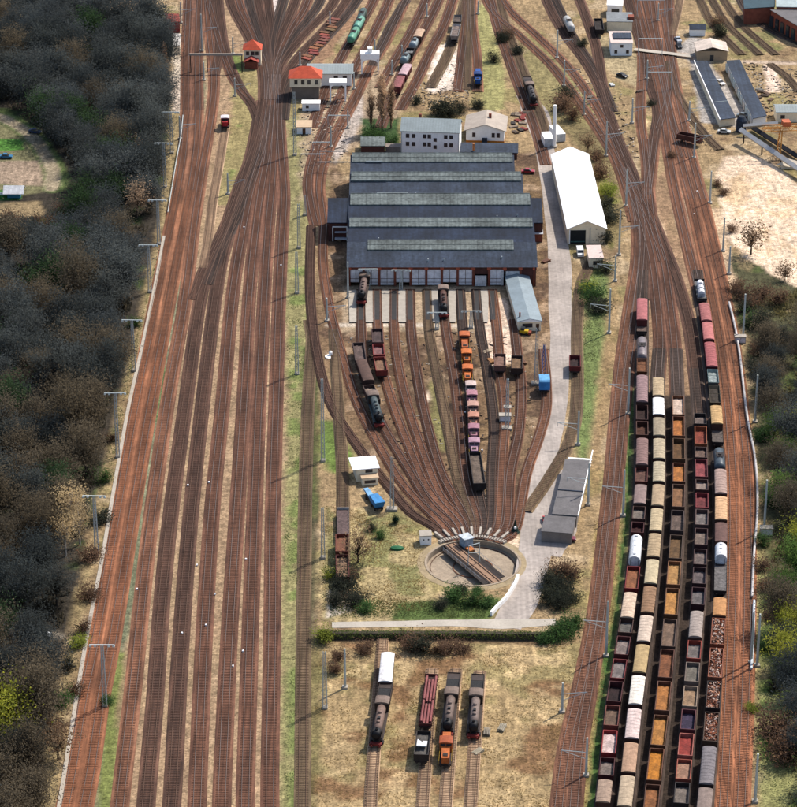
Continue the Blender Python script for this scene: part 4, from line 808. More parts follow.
for x0, x1 in ((-6.6, -0.42), (sw+0.42, sw+3.4)):
    MB().prism([(yw, 6.0), (yR[2]-1, 8.7), (yR[2]+1.2, 6.3), (yR[2]+1.2, 5.9), (yw, 5.75)], x0, x1, 'x').build('wing_roof', felt2_m, t)
    MB().box(x0+0.3, x1-0.05, yw+0.4, yR[2]+0.8, 0, 5.75).build('wing_wall', dbrick_m, t)
dx = (at(364,286).x-at(348,286).x); nd = 12; px_ = [SA.x+dx*0.0+i*(sw/nd) for i in range(nd+1)]
for i in range(nd+1):
    x = i*sw/nd; x = min(max(x, 0.4), sw-0.4); MB().box(x-0.32, x+0.32, 0.0, 0.55, 0, 5.9).build('pier', brick_m, t); MB().box(x-0.55, x+0.55, -0.1, 0.5, 5.0, 5.8).build('corbel', mat('red_corbel', L(214,110,84), 0.9, 0.2, 1, rnd=0), t)
for i in range(nd):
    x0, x1 = i*sw/nd+0.34, (i+1)*sw/nd-0.34
    if i in (8, 10, 11):
        MB().box(x0, x1, 0.2, 0.5, 3.6 if i == 8 else 0, 5.9).build('wall', dbrick_m, t)
        if i == 8: o = MB().box(x0+0.2, x1-0.4, -0.7, -0.5, 0.3, 3.5).build('door', paint(236,232,232), t, label='white door leaf standing slightly open')
        if i == 10: MB().box(x0-1.4, x1, 0.0, 0.15, 0.2, 4.6).build('door', paint(238,236,236), t, label='wide white door near the right end')
        continue
    dr = MB().box(x0, x1, 0.25, 0.35, 1.0 if i in (0, 3, 6) else 0.25, 5.0).build('door', pale_m, t)
    mb = MB().box(x0+0.05, x1-0.05, 0.2, 0.24, 2.2, 2.32); mb.box((x0+x1)/2-0.06, (x0+x1)/2+0.06, 0.2, 0.24, 0.4, 4.9); mb.box(x0, x1, 0.19, 0.24, 1.05, 1.16); mb.build('door_rail', wood_m, dr)
    MB().box(x0, x1, 0.4, 0.6, 5.02, 5.95).build('lintel', brick_m, t)
MB().box(0.2, sw-0.2, 3.0, 3.3, 0, 5.9).build('dark_interior', mat('interior_shade_black', (0.012,0.012,0.013), 0.9, 0.1, 1), t)  # black sheet across the shed, painting in the unlit depth behind the doors
bx = at(498,280).x-SA.x; MB().box(bx, sw-0.4, 0.56, 0.7, 4.7, 5.9).build('fascia', brick_m, t)
# walkway roof ribs of snow-white edge flashings
for i, (p0, p1) in enumerate((((366,161.5),(382,162)), ((350,180.5),(387,181)), ((377,193),(408,193.5)))):
    a_, b_ = at(*p0, 8.6), at(*p1, 8.6); o = MB().bar((0, 0, 0), (b_.x-a_.x, 0, 0), 0.14).build('flashing_strip', steel_m, t); o.location = (a_.x-SA.x, a_.y-sy, 8.75)
# pits between the shed doors and the walkway
for i in range(9):
    a_, b_ = at(353+i*16.4, 291), at(354+i*16.2, 323)
    v = smooth([a_, b_], 3)
    if i not in (4, 7): o = ribbon(v, 2.5, 0.3).build('concrete_platform', conc_m); o['kind'] = 'structure'
o = ribbon([at(634,51), at(650,53), at(668,55), at(692,58)], 2.6, 0.75).build('level_crossing', pathm); o['kind'] = 'structure'
# --- small frame structure left of shed
t = thing('gallows_frame', 'white steel frame with two crossbars against the dark left shed wing', 'frame', at(340,241)); W_ = 4.2
mb = MB()
for x in (-2.1, 2.1): mb.box(x-0.14, x+0.14, -0.14, 0.14, 0, 4.4)
mb.build('post', white_m, t); MB().box(-2.2, 2.2, -0.15, 0.15, 4.4, 4.7).build('crossbar', white_m, t); MB().box(-1.5, 2.1, -0.9, 0.9, 2.9, 3.1).build('platform', paint(200,205,215), t); MB().box(-1.5, 2.1, -0.9, 0.9, 0.7, 1.2).build('platform', paint(230,232,240), t)
# --- two-storey office
c, rz, wd = frame_of((401,158),(459,160)); t = thing('office_building', 'white two-storey office with grey roof and small dark windows behind the shed', 'office', c, rz); D = 9.5; H_ = 9.2
MB().box(-wd/2, wd/2, 0, D, 0, H_).build('wall', white_m, t)
for x_ in (-wd/2+0.15, wd/2-0.15): MB().bar((x_, -0.12, 0), (x_, -0.12, H_), 0.09, n=6).build('downpipe', steel_m, t)
rf = gable(MB(), -wd/2, wd/2, 0, D, H_, H_+2.6, 'x', 0.3).build('roof', greyr_m, t); MB().box(-4, -3.2, 5.5, 6.3, H_+1.6, H_+3.6).build('chimney', brick_m, rf)
for fx in (-0.36, -0.27, -0.105, -0.035, 0.21, 0.29):
    for z in (4.9, 7.6): window(t, fx*wd*1.15+0.5, 0, z, 0.9, 1.1)
for z in (4.6, 7.0): window(t, 1.6, 0, z-0.5, 0.8, 1.0)
# --- gabled house
c, rz, wd = frame_of((466,143),(504,144)); t = thing('gabled_house', 'white house with wide tan gable roof and orange plinth behind the shed', 'house', c, rz); D = 12.5; H_ = 4.6
MB().box(-wd/2, wd/2, 0, D, 1.0, H_).build('wall', white_m, t); MB().box(-wd/2-0.03, wd/2+0.03, -0.03, D, 0, 1.0).build('plinth', mat('ochre_plinth', L(206,130,50), 0.9, 0.15, 1), t)
MB().prism([(-wd/2, H_), (wd/2, H_), (0, H_+1.9)], 0.02, 0.3).build('gable_wall', white_m, t)
rf = gable(MB(), -wd/2, wd/2, 0, D, H_, H_+1.95, 'y', 0.7).build('roof', tanr_m, t); MB().box(0.8, 1.7, 6.4, 7.3, H_+1.0, H_+3.1).build('chimney', brick_m, rf)
for x in (-3.6, 2.6, 4.2): window(t, x, -0.02, 2.9, 0.8, 1.3)
MB().box(-0.9, 0.7, -0.9, -0.05, 0, 2.0).build('porch', felt_m, t)
# --- long dark outbuilding in front of the house
c, rz, wd = frame_of((459,158.5),(517,159.5)); t = thing('low_outbuilding', 'long low dark-roofed outbuilding between the gabled house and the shed', 'outbuilding', c, rz)
MB().box(-wd/2, wd/2, 0, 5.8, 0, 2.2).build('wall', dbrick_m, t); rf = MB().prism([(-0.4, 2.2), (6.2, 2.9), (6.2, 3.1), (-0.4, 2.4)], -wd/2-0.3, wd/2+0.3, 'x').build('roof', felt_m, t); MB().bar((-4.6, 0.4, 2.6), (-4.6, 0.4, 5.0), 0.35, n=8).build('chimney', paint(230,150,90), rf)
c, rz, wd = frame_of((361,155),(402,155)); t = thing('low_outbuilding', 'low grey flat-roofed outbuilding left of the white office', 'outbuilding', c, rz)
MB().box(-wd/2, -wd/2+7.5, 0, 6, 0, 3).build('wall', dbrick_m, t); MB().box(-wd/2-0.2, -wd/2+7.7, -0.2, 8, 3, 3.2).build('roof', lant_m, t); MB().box(-wd/2+7.8, wd/2-0.1, 1, 4, 0, 2.4).build('lean_to', mat('weathered_board', L(150,136,126), 0.9, 0.2, 0.6), t)
# --- white hall
nl, nr, fl = at(567,229,5.0), at(607,228,5.0), at(551,155,5.0); d = nr-nl; rz = math.atan2(d.y, d.x); wd = math.hypot(d.x, d.y); D = (fl-nl).length; c = (nl+nr)/2
dd = fl-nl; rz = math.atan2(-dd.x, dd.y); wd = abs(d.x*math.cos(rz)+d.y*math.sin(rz))
t = thing('white_hall', 'long hall with blazing white gable roof and dark open doorway beside the works road', 'hall', (c.x, c.y, 0), rz)
MB().prism([(-wd/2+0.3,0),(-wd/2+0.3,5.0),(0,7.4),(wd/2-0.3,5.0),(wd/2-0.3,0)], 0.5, D-0.3).build('wall', cream_m, t)
rf = gable(MB(), -wd/2+0.3, wd/2-0.3, 0, D, 5.0, 7.4, 'y', 0.35).build('roof', whiter_m, t)
dr = MB().box(-wd/2+1.0, -0.3, 0.38, 0.46, 0, 4.3).build('doorway', mat('painted_doorway_shade', (0.01,0.012,0.012), 0.8, 0.1, 1), t); MB().box(-wd/2+0.75, -wd/2+1.0, 0.2, 0.5, 0, 4.5).build('door_post', white_m, dr); MB().box(-wd/2+1.2, -0.5, 0.3, 0.36, 0.6, 0.9).build('gate_rail', paint(70,120,116), dr)  # doorway is a near-black panel on the solid wall, its inner shade painted
MB().box(0.9, 1.15, 0.3, 0.48, 0, 5).build('downpipe', steel_m, t)
c2 = at(596,268); t = thing('boiler_house_annex', 'narrow cream annex in front of the right half of the white hall', 'annex', c2, rz); MB().box(-2.0, 2.0, 0, 9.5, 0, 3.0).build('wall', cream_m, t); MB().box(-2.2, 2.2, -0.2, 9.6, 3.0, 3.2).build('roof', mat('pinkish_roof', L(222,200,190), 0.8, 0.1, 0.5), t); window(t, 0, 0, 1.6, 1.6, 1.0)
# --- grey long hut beside the shed
c, rz, wd = frame_of((518,331),(541,331)); D = depth_px(525, 322, 277, 3.6); t = thing('long_hut', 'long hut with pale blue grey roof and white gable at the shed corner', 'hut', c, rz-0.03); t.rotation_euler.z = math.radians(4.5)
MB().box(-wd/2, wd/2, 0, D, 0, 3.0).build('wall', cream_m, t); rf = gable(MB(), -wd/2, wd/2, 0, D, 3.0, 3.7, 'y', 0.3).build('roof', mat('blue_grey_roof', L(146,160,166), 0.6, 0.14, 0.3, rnd=0), t)
MB().prism([(-wd/2-.3,2.9),(wd/2+.3,2.9),(0,3.75)], -0.36, -0.3).build('gable_board', white_m, t); window(t, -0.6, 0, 1.7, 2.6, 1.0, frame=dbrick_m); MB().box(wd/2-1.4, wd/2-0.5, -0.05, 0.02, 0, 2.1).build('door', wood_m, t); MB().bar((-wd/2+0.7, 2.5, 3), (-wd/2+0.7, 2.5, 4.6), 0.25, n=8).build('chimney', brick_m, rf)
def vehicle(px, py, rz, col, label, kind='parked_car', Ln=4.2, group=None, van=False):
    p = at(px, py); t = thing(kind, label, 'van' if van else 'car', p+Vector((0,0,0.03)), rz, group); h = Ln/2; B = mat('car_%d_%d_%d' % col, L(*col), 0.3, 0.05, 1, rnd=0)
    if van:
        MB().prism([(-h,0.35),(-h,1.0),(-h+0.8,1.25),(-h+1.3,2.05),(h-0.1,2.1),(h,1.9),(h,0.35)], -0.92, 0.92, 'x').build('body', B, t); MB().prism([(-h+0.83,1.3),(-h+1.25,1.98),(-h+1.3,1.98),(-h+0.9,1.3)], -0.8, 0.8, 'x').build('windscreen', glass_m, t)
        for s in (-1, 1): MB().box(s*0.93-0.01, s*0.93+0.01, -h+1.3, -h+2.2, 1.3, 1.85).build('side_window', glass_m, t)
    else:
        bd = MB().prism([(-h,0.3),(-h,0.7),(-h+0.2,0.82),(-h+1.1,0.92),(h-0.9,0.95),(h-0.05,0.85),(h,0.3)], -0.82, 0.82, 'x').build('body', B, t)
        k = 0.68; MB().add([(-0.78,-h+1.1,0.92),(0.78,-h+1.1,0.92),(0.78,h-0.7,0.94),(-0.78,h-0.7,0.94),(-k,-h+1.75,1.4),(k,-h+1.75,1.4),(k,h-1.3,1.42),(-k,h-1.3,1.42)], [(0,1,5,4),(1,2,6,5),(2,3,7,6),(3,0,4,7)]).build('windows', glass_m, t)
        MB().box(-k-0.02, k+0.02, -h+1.7, h-1.25, 1.4, 1.46).build('roof', B, t)
    for y in (-h+0.8, h-0.8):
        for s in (-1, 1): MB().bar((s*0.72, y, 0.32), (s*0.88, y, 0.32), 0.31, n=12).build('wheel', wheel_m, t)
    for s in (-1, 1): MB().box(s*0.6-0.14, s*0.6+0.14, -h-0.02, -h+0.05, 0.58, 0.72).build('headlight', white_m, t)
    return t
# --- signal boxes
c, rz, wd = frame_of((290,99),(321,99)); t = thing('signal_box', 'large cream signal box with bright orange hipped roof', 'signal box', c, rz); D = 7; H_ = 7.4
MB().box(-wd/2+0.6, wd/2-0.6, 0.4, D, 0, 4.2).build('base', mat('grey_render', L(150,134,120), 0.9, 0.15, 0.5), t); MB().box(-wd/2, wd/2, 0, D, 4.2, H_).build('wall', cream_m, t); hip(MB(), -wd/2, wd/2, 0, D, H_, H_+3.0).build('roof', tile_m, t)
for x in (-0.08, 0.12, 0.36, -0.3): window(t, x*wd, 0, 5.9, 0.9, 1.3)
for y in (2, 4.6): window(t, wd/2, y, 5.9, 1.0, 1.3, 'side')
c2 = at(311,111); t = thing('white_shelter', 'small white box hut below the large signal box', 'hut', c2, 0); MB().box(-2.9, 2.9, 0, 3, 0, 2.6).build('wall', white_m, t); MB().box(-3.1, 3.1, -0.2, 3.2, 2.6, 2.75).build('roof', white_m, t); window(t, -1.2, 0, 1.5, 0.8, 0.8)
c, rz, wd = frame_of((244,66),(261,66)); t = thing('signal_box', 'small cream signal box with red pyramid roof and lower red porch roof', 'signal box', c, rz); MB().box(-wd/2, wd/2, 0, 5.5, 0, 5.8).build('wall', cream_m, t); hip(MB(), -wd/2, wd/2, 0, 5.5, 5.8, 8.6, 0.4).build('roof', tile_m, t)
for x in (-1.6, 0.2, 1.6): window(t, x, 0, 4.6, 0.9, 1.1)
MB().box(-wd/2+0.4, wd/2-1, -3.2, -0.02, 0, 2.6).build('porch', brick_m, t); gable(MB(), -wd/2+0.4, wd/2-1, -3.2, -0.5, 2.6, 3.7, 'y', 0.4).build('porch_roof', mat('dark_red_tiles', L(160,72,60), 0.85, 0.2, 0.8), t)
# --- grey roofed store with white sanding plant
c, rz, wd = frame_of((326,86),(346,86)); t = thing('store_building', 'store with wide grey sheet roof beside the large signal box', 'store', c, 0.0); wd = 10.5; MB().box(-wd/2-4, wd/2, 0, 9, 0, 4.6).build('wall', white_m, t); gable(MB(), -wd/2-4, wd/2, 0, 9, 4.6, 6.0, 'x', 0.6).build('roof', greyr_m, t); window(t, 0, 0, 2.8, 1.2, 1.4); window(t, 3, 0, 2.8, 1.2, 1.4)
def portal(px, py, W_, H_, label, cab=True, name='gantry_portal'):
    t = thing(name, label, 'gantry', at(px, py))
    for x in (-W_/2, W_/2):
        for y in (0, 3.2): MB().box(x-0.22, x+0.22, y-0.22, y+0.22, 0, H_).build('leg', white_m, t)
    MB().box(-W_/2-0.4, W_/2+0.4, -0.4, 3.6, H_, H_+(1.9 if cab else 0.5)).build('bridge', white_m, t)
    MB().prism([(-W_/2+0.3,H_),(-W_/2+0.3,H_-1.2),(-W_/2+1.2,H_-0.5),(0,H_-0.25),(W_/2-1.2,H_-0.5),(W_/2-0.3,H_-1.2),(W_/2-0.3,H_)], -0.2, 0.1).build('arch_brace', white_m, t)
    if cab: MB().box(-0.8, 0.8, 0.6, 2.4, H_+1.9, H_+3.6).build('cabin', white_m, t)
    return t
portal(338, 101, 5.0, 6.2, 'white steel sanding portal standing in front of the grey store', False); portal(370, 74, 5.6, 5.4, 'white coaling portal with small top cabin spanning a track')
c2 = at(304,134); t = thing('track_hut', 'small hut with tan roof and white front below the large signal box', 'hut', c2, 0); MB().box(-2.3, 2.3, 0, 5.5, 0, 2.3).build('wall', white_m, t); MB().box(-2.6, 2.6, -0.3, 6.2, 2.3, 2.5).build('roof', mat('tan_felt', L(206,178,146), 0.9, 0.1, 0.5), t); MB().box(-0.5, 0.5, -0.04, 0.02, 0, 1.9).build('door', wood_m, t)
# --- hut with white roof near the fan tracks
c2 = at(367,481); t = thing('white_roofed_cabin', 'two-level cabin with tilted white flat roof beside the turntable fan', 'cabin', c2, 0.18)
MB().box(-2.6, 2.8, 0, 5.4, 0, 3.4).build('wall', cream_m, t); MB().box(-3.6, 3.2, -0.3, 6.4, 3.4, 3.62).build('roof', whiter_m, t); MB().box(-1.6, 2.4, -2.4, -0.03, 0, 2.0).build('porch', cream_m, t); MB().box(-1.8, 2.6, -2.6, -0.04, 2.0, 2.15).build('porch_roof', mat('tan_felt', L(206,178,146), 0.9, 0.1, 0.5), t); window(t, 0.4, -2.4, 1.0, 2.6, 0.6); window(t, 0.5, 0, 2.8, 1.6, 0.7)
t = thing('tipper_trailer', 'bright blue tapered tank trailer beside the white roofed cabin', 'trailer', at(377,508), 0.35)
MB().add([(-1.1,-1.8,1.1),(1.1,-1.8,1.1),(1.1,2.2,1.1),(-1.1,2.2,1.1),(-1.3,-2.4,2.7),(1.3,-2.4,2.7),(1.1,2.6,2.6),(-1.1,2.6,2.6)], [(0,1,2,3),(0,4,5,1),(1,5,6,2),(2,6,7,3),(3,7,4,0),(4,7,6,5)]).build('tank', paint(70,150,214,'blue'), t)
MB().box(-0.9, 0.9, -2.2, 6.2, 0.7, 0.95).build('chassis', frame_m, t); MB().prism([(-0.8,2.9),(0.8,2.9),(0.6,8.2),(-0.6,8.2)], 1.0, 1.5, 'z').build('tarpaulin', paint(130,180,220,'blue'), t)
for y in (-1.2, 1.2, 5.2):
    for s in (-1, 1): MB().bar((s*0.85, y, 0.42), (s*1.1, y, 0.42), 0.42, n=12).build('wheel', wheel_m, t)
# --- turntable
tz = -1.35
t = thing('turntable_pit', 'round sunken turntable pit with concrete rim and inner circular rail', 'turntable', (TT.x, TT.y, 0))
pit = MB().lathe([(0.0, tz), (TR, tz), (TR, 0.16), (TR+0.55, 0.16), (TR+0.55, -0.1)], n=72, caps=False).build('pit_wall', mat('pit_concrete', L(176,158,136), 0.9, 0.25, 0.4, rnd=0, fine=2.5), t)
MB().lathe([(TR+0.5, 0.05), (TR+2.3, -0.005)], n=72, caps=False).build('apron', mat('pit_apron', L(176,156,122), 0.95, 0.25, 0.5, rnd=0), t)
MB().lathe([(TR-0.9, tz+0.02), (TR-0.9, tz+0.22), (TR-0.75, tz+0.22), (TR-0.75, tz+0.02)], n=72, caps=False).build('ring_rail', rustrail, t)
MB().lathe([(4.6, tz+0.02), (4.6, tz+0.16), (4.85, tz+0.16), (4.85, tz+0.02)], n=48, caps=False).build('inner_ring', mat('ring_brick', L(150,104,78), 0.9, 0.2, 1), t)
MB().lathe([(1.3, tz), (1.1, tz+0.8), (0, tz+0.8)], n=20).build('pivot', conc_m, t)
a_, b_ = at(444,539), at(501,586); d = b_-a_; rz = math.atan2(-d.x, d.y)
t = thing('turntable_bridge', 'rusty turntable bridge with dark deck and grey cabin lying diagonally across the pit', 'turntable bridge', (TT.x, TT.y, 0), rz); h = TR-0.25
MB().box(-1.7, -1.25, -h, h, -0.75, 0.05).build('girder', frame_m, t); MB().box(1.25, 1.7, -h, h, -0.75, 0.05).build('girder', frame_m, t)
MB().box(-1.24, 1.24, -h, h, -0.1, 0.03).build('deck', mat('plank_deck', L(170,136,110), 0.9, 0.25, 1, stripe=(1,0.5,0.15)), t); mb = MB()
for s in (-1, 1): mb.box(s*0.755-0.05, s*0.755+0.05, -h, h, 0.03, 0.2)
mb.build('rails', rustrail, t); MB().box(1.71, 3.1, -h+1.5, h-0.6, -0.2, -0.02).build('walkway', mat('dark_planks', L(62,54,50), 0.9, 0.25, 1, stripe=(1,0.5,0.15)), t); MB().box(-3.2, -1.71, -h+2, h-1.5, -0.2, -0.02).build('walkway', mat('dark_planks', L(62,54,50), 0.9, 0.25, 1), t)
mb = MB()
for s in (-3.15, 3.05):
    mb.bar((s, -h+2, 0.9), (s, h-1.8, 0.9), 0.05)
    for k in range(9): mb.bar((s, -h+2+k*2.05, -0.1), (s, -h+2+k*2.05, 0.9), 0.05)
mb.build('railing', paint(196,200,204), t)
for e in (-1,):
    yy = -h+2.4 if (Vector((math.sin(rz), -math.cos(rz), 0)).dot(a_-TT) > 0) else h-2.4
    cb = MB().box(-4.2, -1.9, yy-1.3, yy+1.3, -0.02, 2.3).build('cabin', paint(168,190,206), t); window(cb, -3.0, yy-1.3, 1.5, 1.3, 0.7); MB().box(-4.4, -1.7, yy-1.5, yy+1.5, 2.3, 2.45).build('roof', paint(206,214,220), cb)
    MB().box(-3.4, -1.9, yy+1.4, yy+3.6, -0.02, 0.5).build('motor', mat('orange_motor', L(196,120,66), 0.8, 0.2, 1), t)
mb = MB()
for s in (-1.6, 1.6): mb.bar((s, 0.4, 0), (s*0.9, 0.4, 5.2), 0.12)
mb.bar((-1.5, 0.4, 5.2), (1.5, 0.4, 5.2), 0.12); mb.bar((-1.6, 0.4, 2.5), (1.6, 0.4, 3.4), 0.07); mb.build('current_arch', steel_m, t)
c2 = at(426,545); t = thing('control_hut', 'small white concrete hut with two round windows at the pit edge', 'hut', c2, 0.1); MB().box(-1.3, 1.3, 0, 2.6, 0, 2.4).build('wall', white_m, t); MB().box(-1.5, 1.5, -0.2, 2.8, 2.4, 2.6).build('roof', conc_m, t)
for x in (-0.55, 0.6): MB().lathe([(0, -0.05), (0.2, -0.05), (0.2, 0.01)], (x, 0, 1.4), 'y', 10).build('window', glass_m, t)
for i in range(9):
    ang = math.radians(58+i*8.0); p = TT+Vector((math.cos(ang), math.sin(ang), 0))*(TR+4.2); o = MB().box(-0.28, 0.28, -1.9, 1.6, 0.05, 0.75).build('buffer_kerb', conc_m)
    o.location = p; o.rotation_euler.z = ang-math.pi/2; tag(o, 'pale concrete kerb block between the radial tracks at the turntable rim', 'kerb block', 'kerb blocks around the turntable rim')
ring = MB(); na = 26
for k in range(na):
    a0, a1 = math.radians(50+k*80/na), math.radians(50+(k+0.62)*80/na); v = []
    for r_, z_ in ((TR+0.9, 0.55), (TR+2.1, 0.55)):
        for a_ in (a0, a1): v.append((math.cos(a_)*r_, math.sin(a_)*r_, z_))
    v += [(x, y, 0.0) for x, y, z in v]; ring.add(v, [(0,1,3,2),(0,4,5,1),(2,3,7,6),(0,2,6,4),(1,5,7,3)])
o = ring.build('rim_sleepers', conc_m); o.location = (TT.x, TT.y, 0); o['kind'] = 'structure'
# dark signal cone beside the pit
t = thing('signal_bell', 'dark green conical post with white lamp at the right of the turntable', 'signal post', at(515,532)); MB().lathe([(1.2,0),(0.9,0.4),(0.35,2.0),(0.15,3.2),(0,3.3)], n=12).build('cone', paint(28,52,42), t); MB().lathe([(0,1.1),(0.3,1.3),(0.3,1.7),(0,1.9)], (0,-0.62,0), n=10).build('lamp', white_m, t)
# curved white wall
mb = ribbon([p for p in smooth([at(*q) for q in ((518,578),(514,588),(506,600),(498,608),(491,616))], 1.5)], 0.5, 0)
pts = smooth([at(*q) for q in ((518,578),(514,588),(506,600),(498,608),(491,616))], 1.5); mb = MB(); n_ = len(pts); v = []
for i, p in enumerate(pts):
    d = pts[min(i+1, n_-1)]-pts[max(i-1, 0)]; d.normalize(); nn = Vector((d.y, -d.x, 0))*0.28; v += [p-nn, p-nn+Vector((0,0,1.1)), p+nn+Vector((0,0,1.1)), p+nn]
mb.add(v, [(i*4+j, i*4+j+1, i*4+4+j+1, i*4+4+j) for i in range(n_-1) for j in range(3)]+[(3,2,1,0),(n_*4-4,n_*4-3,n_*4-2,n_*4-1)]); o = mb.build('low_wall', white_m); tag(o, 'low curved white wall between turntable and road', 'wall')
# --- long platform building on the right
c, rz, wd = frame_of((546,524),(573,524)); nl, fl = at(552,515,3.2), at(565,461,3.2); dd = fl-nl; rz = math.atan2(-dd.x, dd.y); D = dd.length
t = thing('flat_roofed_store', 'long flat grey-roofed store with white verge beside the main line', 'store', (nl.x+3.1, nl.y, 0), rz)
MB().box(-2.9, 2.9, 0, D, 0, 3.2).build('wall', mat('grey_wall', L(150,140,132), 0.9, 0.15, 0.5), t); rf = MB().box(-3.1, 3.1, -0.2, D+0.2, 3.2, 3.4).build('roof', mat('slate_felt', L(112,108,108), 0.85, 0.2, 0.4, fine=2.5), t)
MB().box(3.1, 3.35, -0.2, D+6, 3.25, 3.55).build('verge', white_m, rf); MB().box(-3.1, 3.1, D*0.42, D*0.42+0.3, 3.41, 3.6).build('roof_joint', felt_m, rf)
for k in range(4): MB().box(-3.0, 3.1, D+0.9+k*1.6, D+1.6+k*1.6, 0.5, 0.8).build('ramp_slab', white_m, t)
MB().box(-4.6, 2.6, -8.5, -0.25, 0, 2.9).build('lower_wing', mat('grey_wall', L(150,140,132), 0.9, 0.15, 0.5), t); MB().box(-4.8, 2.8, -8.7, -0.25, 2.9, 3.05).build('wing_roof', mat('slate_felt', L(112,108,108), 0.85, 0.2, 0.4, fine=2.5), t)
for y in (-6.5, -3.5): window(t, -4.6, y, 1.6, 1.6, 1.0, 'side')
# --- white mast with boxes near the hall
t = thing('chimney_stack', 'tall thick white chimney standing between two white containers', 'chimney', at(554,147)); MB().bar((0,0,0),(0,0,hgt(554,147,105)),0.62,0.5,n=12).build('stack', white_m, t); MB().lathe([(1.1,0),(1.1,0.6),(0.6,0.6)], n=12).build('base', conc_m, t)
for (px, py, r_, ln, l_) in ((549,147,0.12,6.5,'white container left of the tall white chimney'), (561,142,0.25,8.5,'white container right of the tall white chimney')):
    t = thing('storage_container', l_, 'container', at(px, py), r_); MB().box(-1.5, 1.5, 0, ln, 0.15, 2.8).build('body', white_m, t); mb = MB()
    for s in (-0.72, 0.72): mb.box(s-0.68, s+0.68, -0.06, -0.01, 0.25, 2.7)
    mb.build('doors', paint(220,224,226), t)
# --- top right: white depot house, garages, hall, works
c, rz, wd = frame_of((611,56),(632,55)); t = thing('depot_house', 'white depot house with small dark roof beside the main line', 'house', c, 0.0); MB().box(-wd/2, wd/2, 0, 8, 0, 4.6).build('wall', white_m, t); MB().box(-wd/2-0.2, wd/2+0.2, -0.2, 12, 4.6, 4.8).build('terrace', mat('pinkish_roof', L(222,200,190), 0.8, 0.1, 0.5), t); MB().box(-wd/2+1, wd/2, 3, 9, 4.8, 5.3).build('roof', felt_m, t); window(t, 0, 0, 3.4, 0.8, 0.8); window(t, -2, 0, 1.4, 0.8, 1); window(t, 2, 0, 1.4, 0.8, 1)
c, rz, wd = frame_of((607,31),(632,31)); t = thing('depot_store', 'grey flat-roofed store behind the white depot house', 'store', c, -0.05); MB().box(-wd/2, wd/2, 0, 10, 0, 3.4).build('wall', cream_m, t); MB().box(-wd/2-0.2, wd/2+0.2, -0.2, 10.2, 3.4, 3.6).build('roof', mat('mid_grey_felt', L(136,140,142), 0.85, 0.2, 0.4), t); MB().box(3.0, 5.0, 2, 5, 3.6, 4.6).build('roof_hut', brick_m, t)
c, rz, wd = frame_of((607,16),(622,16)); t = thing('depot_garage', 'small white building with dark garage door, farthest by the main line', 'garage', c, -0.08); MB().box(-wd/2, wd/2, 0, 6, 0, 4.0).build('wall', white_m, t); MB().box(-wd/2-.2, wd/2+.2, -0.2, 6.2, 4.0, 4.2).build('roof', whiter_m, t); MB().box(-1.2, 1.6, -0.05, 0.01, 0, 2.8).build('garage_door', glass_m, t)
def slab(name, label, cat, corners, H_, wallm, roofm, over=0.3, extra=None):   # building whose roof outline is given in the photograph
    P = [at(*p, H_) for p in corners]; c = sum(P, Vector())/len(P); t = thing(name, label, cat, (c.x, c.y, 0)); q = [(p.x-c.x, p.y-c.y) for p in P]
    k = 1-over/8; MB().prism([(x*k, y*k) for x, y in q], 0, H_-0.01, 'z').build('wall', wallm, t); MB().prism(q, H_, H_+0.2, 'z').build('roof', roofm, t); return t, q
t, q = slab('garage_row', 'long dark-roofed garage row on the left of the garage yard', 'garages', [(694,61),(707,61),(736,118),(720,120)], 2.8, cream_m, felt_m)
def edge(t, a_, b_, z0, z1, m, name, th=0.12):
    mb = MB(); d = Vector((b_[0]-a_[0], b_[1]-a_[1], 0)).normalized(); nn = Vector((d.y, -d.x, 0))*th; v = [Vector((a_[0], a_[1], z0))-nn, Vector((b_[0], b_[1], z0))-nn, Vector((b_[0], b_[1], z0))+nn, Vector((a_[0], a_[1], z0))+nn]
    v += [p+Vector((0,0,z1-z0)) for p in v]; mb.add(v, [(0,1,2,3),(4,5,6,7),(0,1,5,4),(1,2,6,5),(2,3,7,6),(3,0,4,7)]); return mb.build(name, m, t)
edge(t, q[3], q[0], 2.7, 3.15, white_m, 'verge'); 
for f_ in (0.35, 0.72): edge(t, [q[3][j]+(q[0][j]-q[3][j])*(1-f_) for j in (0,1)], [q[2][j]+(q[1][j]-q[2][j])*(1-f_) for j in (0,1)], 2.9, 3.1, greyr_m, 'roof_joint')
t, q = slab('garage_row', 'long dark-roofed garage row with white doors on the right of the garage yard', 'garages', [(726,61),(740,60),(767,116),(753,119)], 3.0, white_m, felt_m)
for k in range(11):
    f0, f1 = (k+0.12)/11, (k+0.88)/11; a_ = [q[3][j]*(1-f0)+q[0][j]*f0 for j in (0,1)]; b_ = [q[3][j]*(1-f1)+q[0][j]*f1 for j in (0,1)]; edge(t, [a_[0]*1.0-0.1, a_[1]], [b_[0]-0.1, b_[1]], 0.1, 2.5, paint(*((206,222,226) if k % 3 else (236,230,224))), 'garage_door', 0.08)
c, rz, wd = frame_of((697,61),(727,61)); t = thing('garage_hall', 'cream hall with pale weathered roof at the head of the garage yard', 'hall', c, 0); MB().box(-wd/2, wd/2, 0, 9, 0, 3.6).build('wall', mat('sand_wall', L(196,170,138), 0.9, 0.12, 0.5), t); gable(MB(), -wd/2, wd/2, 0, 9, 3.6, 5.0, 'y', 0.4).build('roof', mat('patchy_roof', L(224,206,190), 0.8, 0.25, 0.3), t); MB().box(-0.7, 0.5, -0.05, 0.01, 0, 2.2).build('door', glass_m, t)
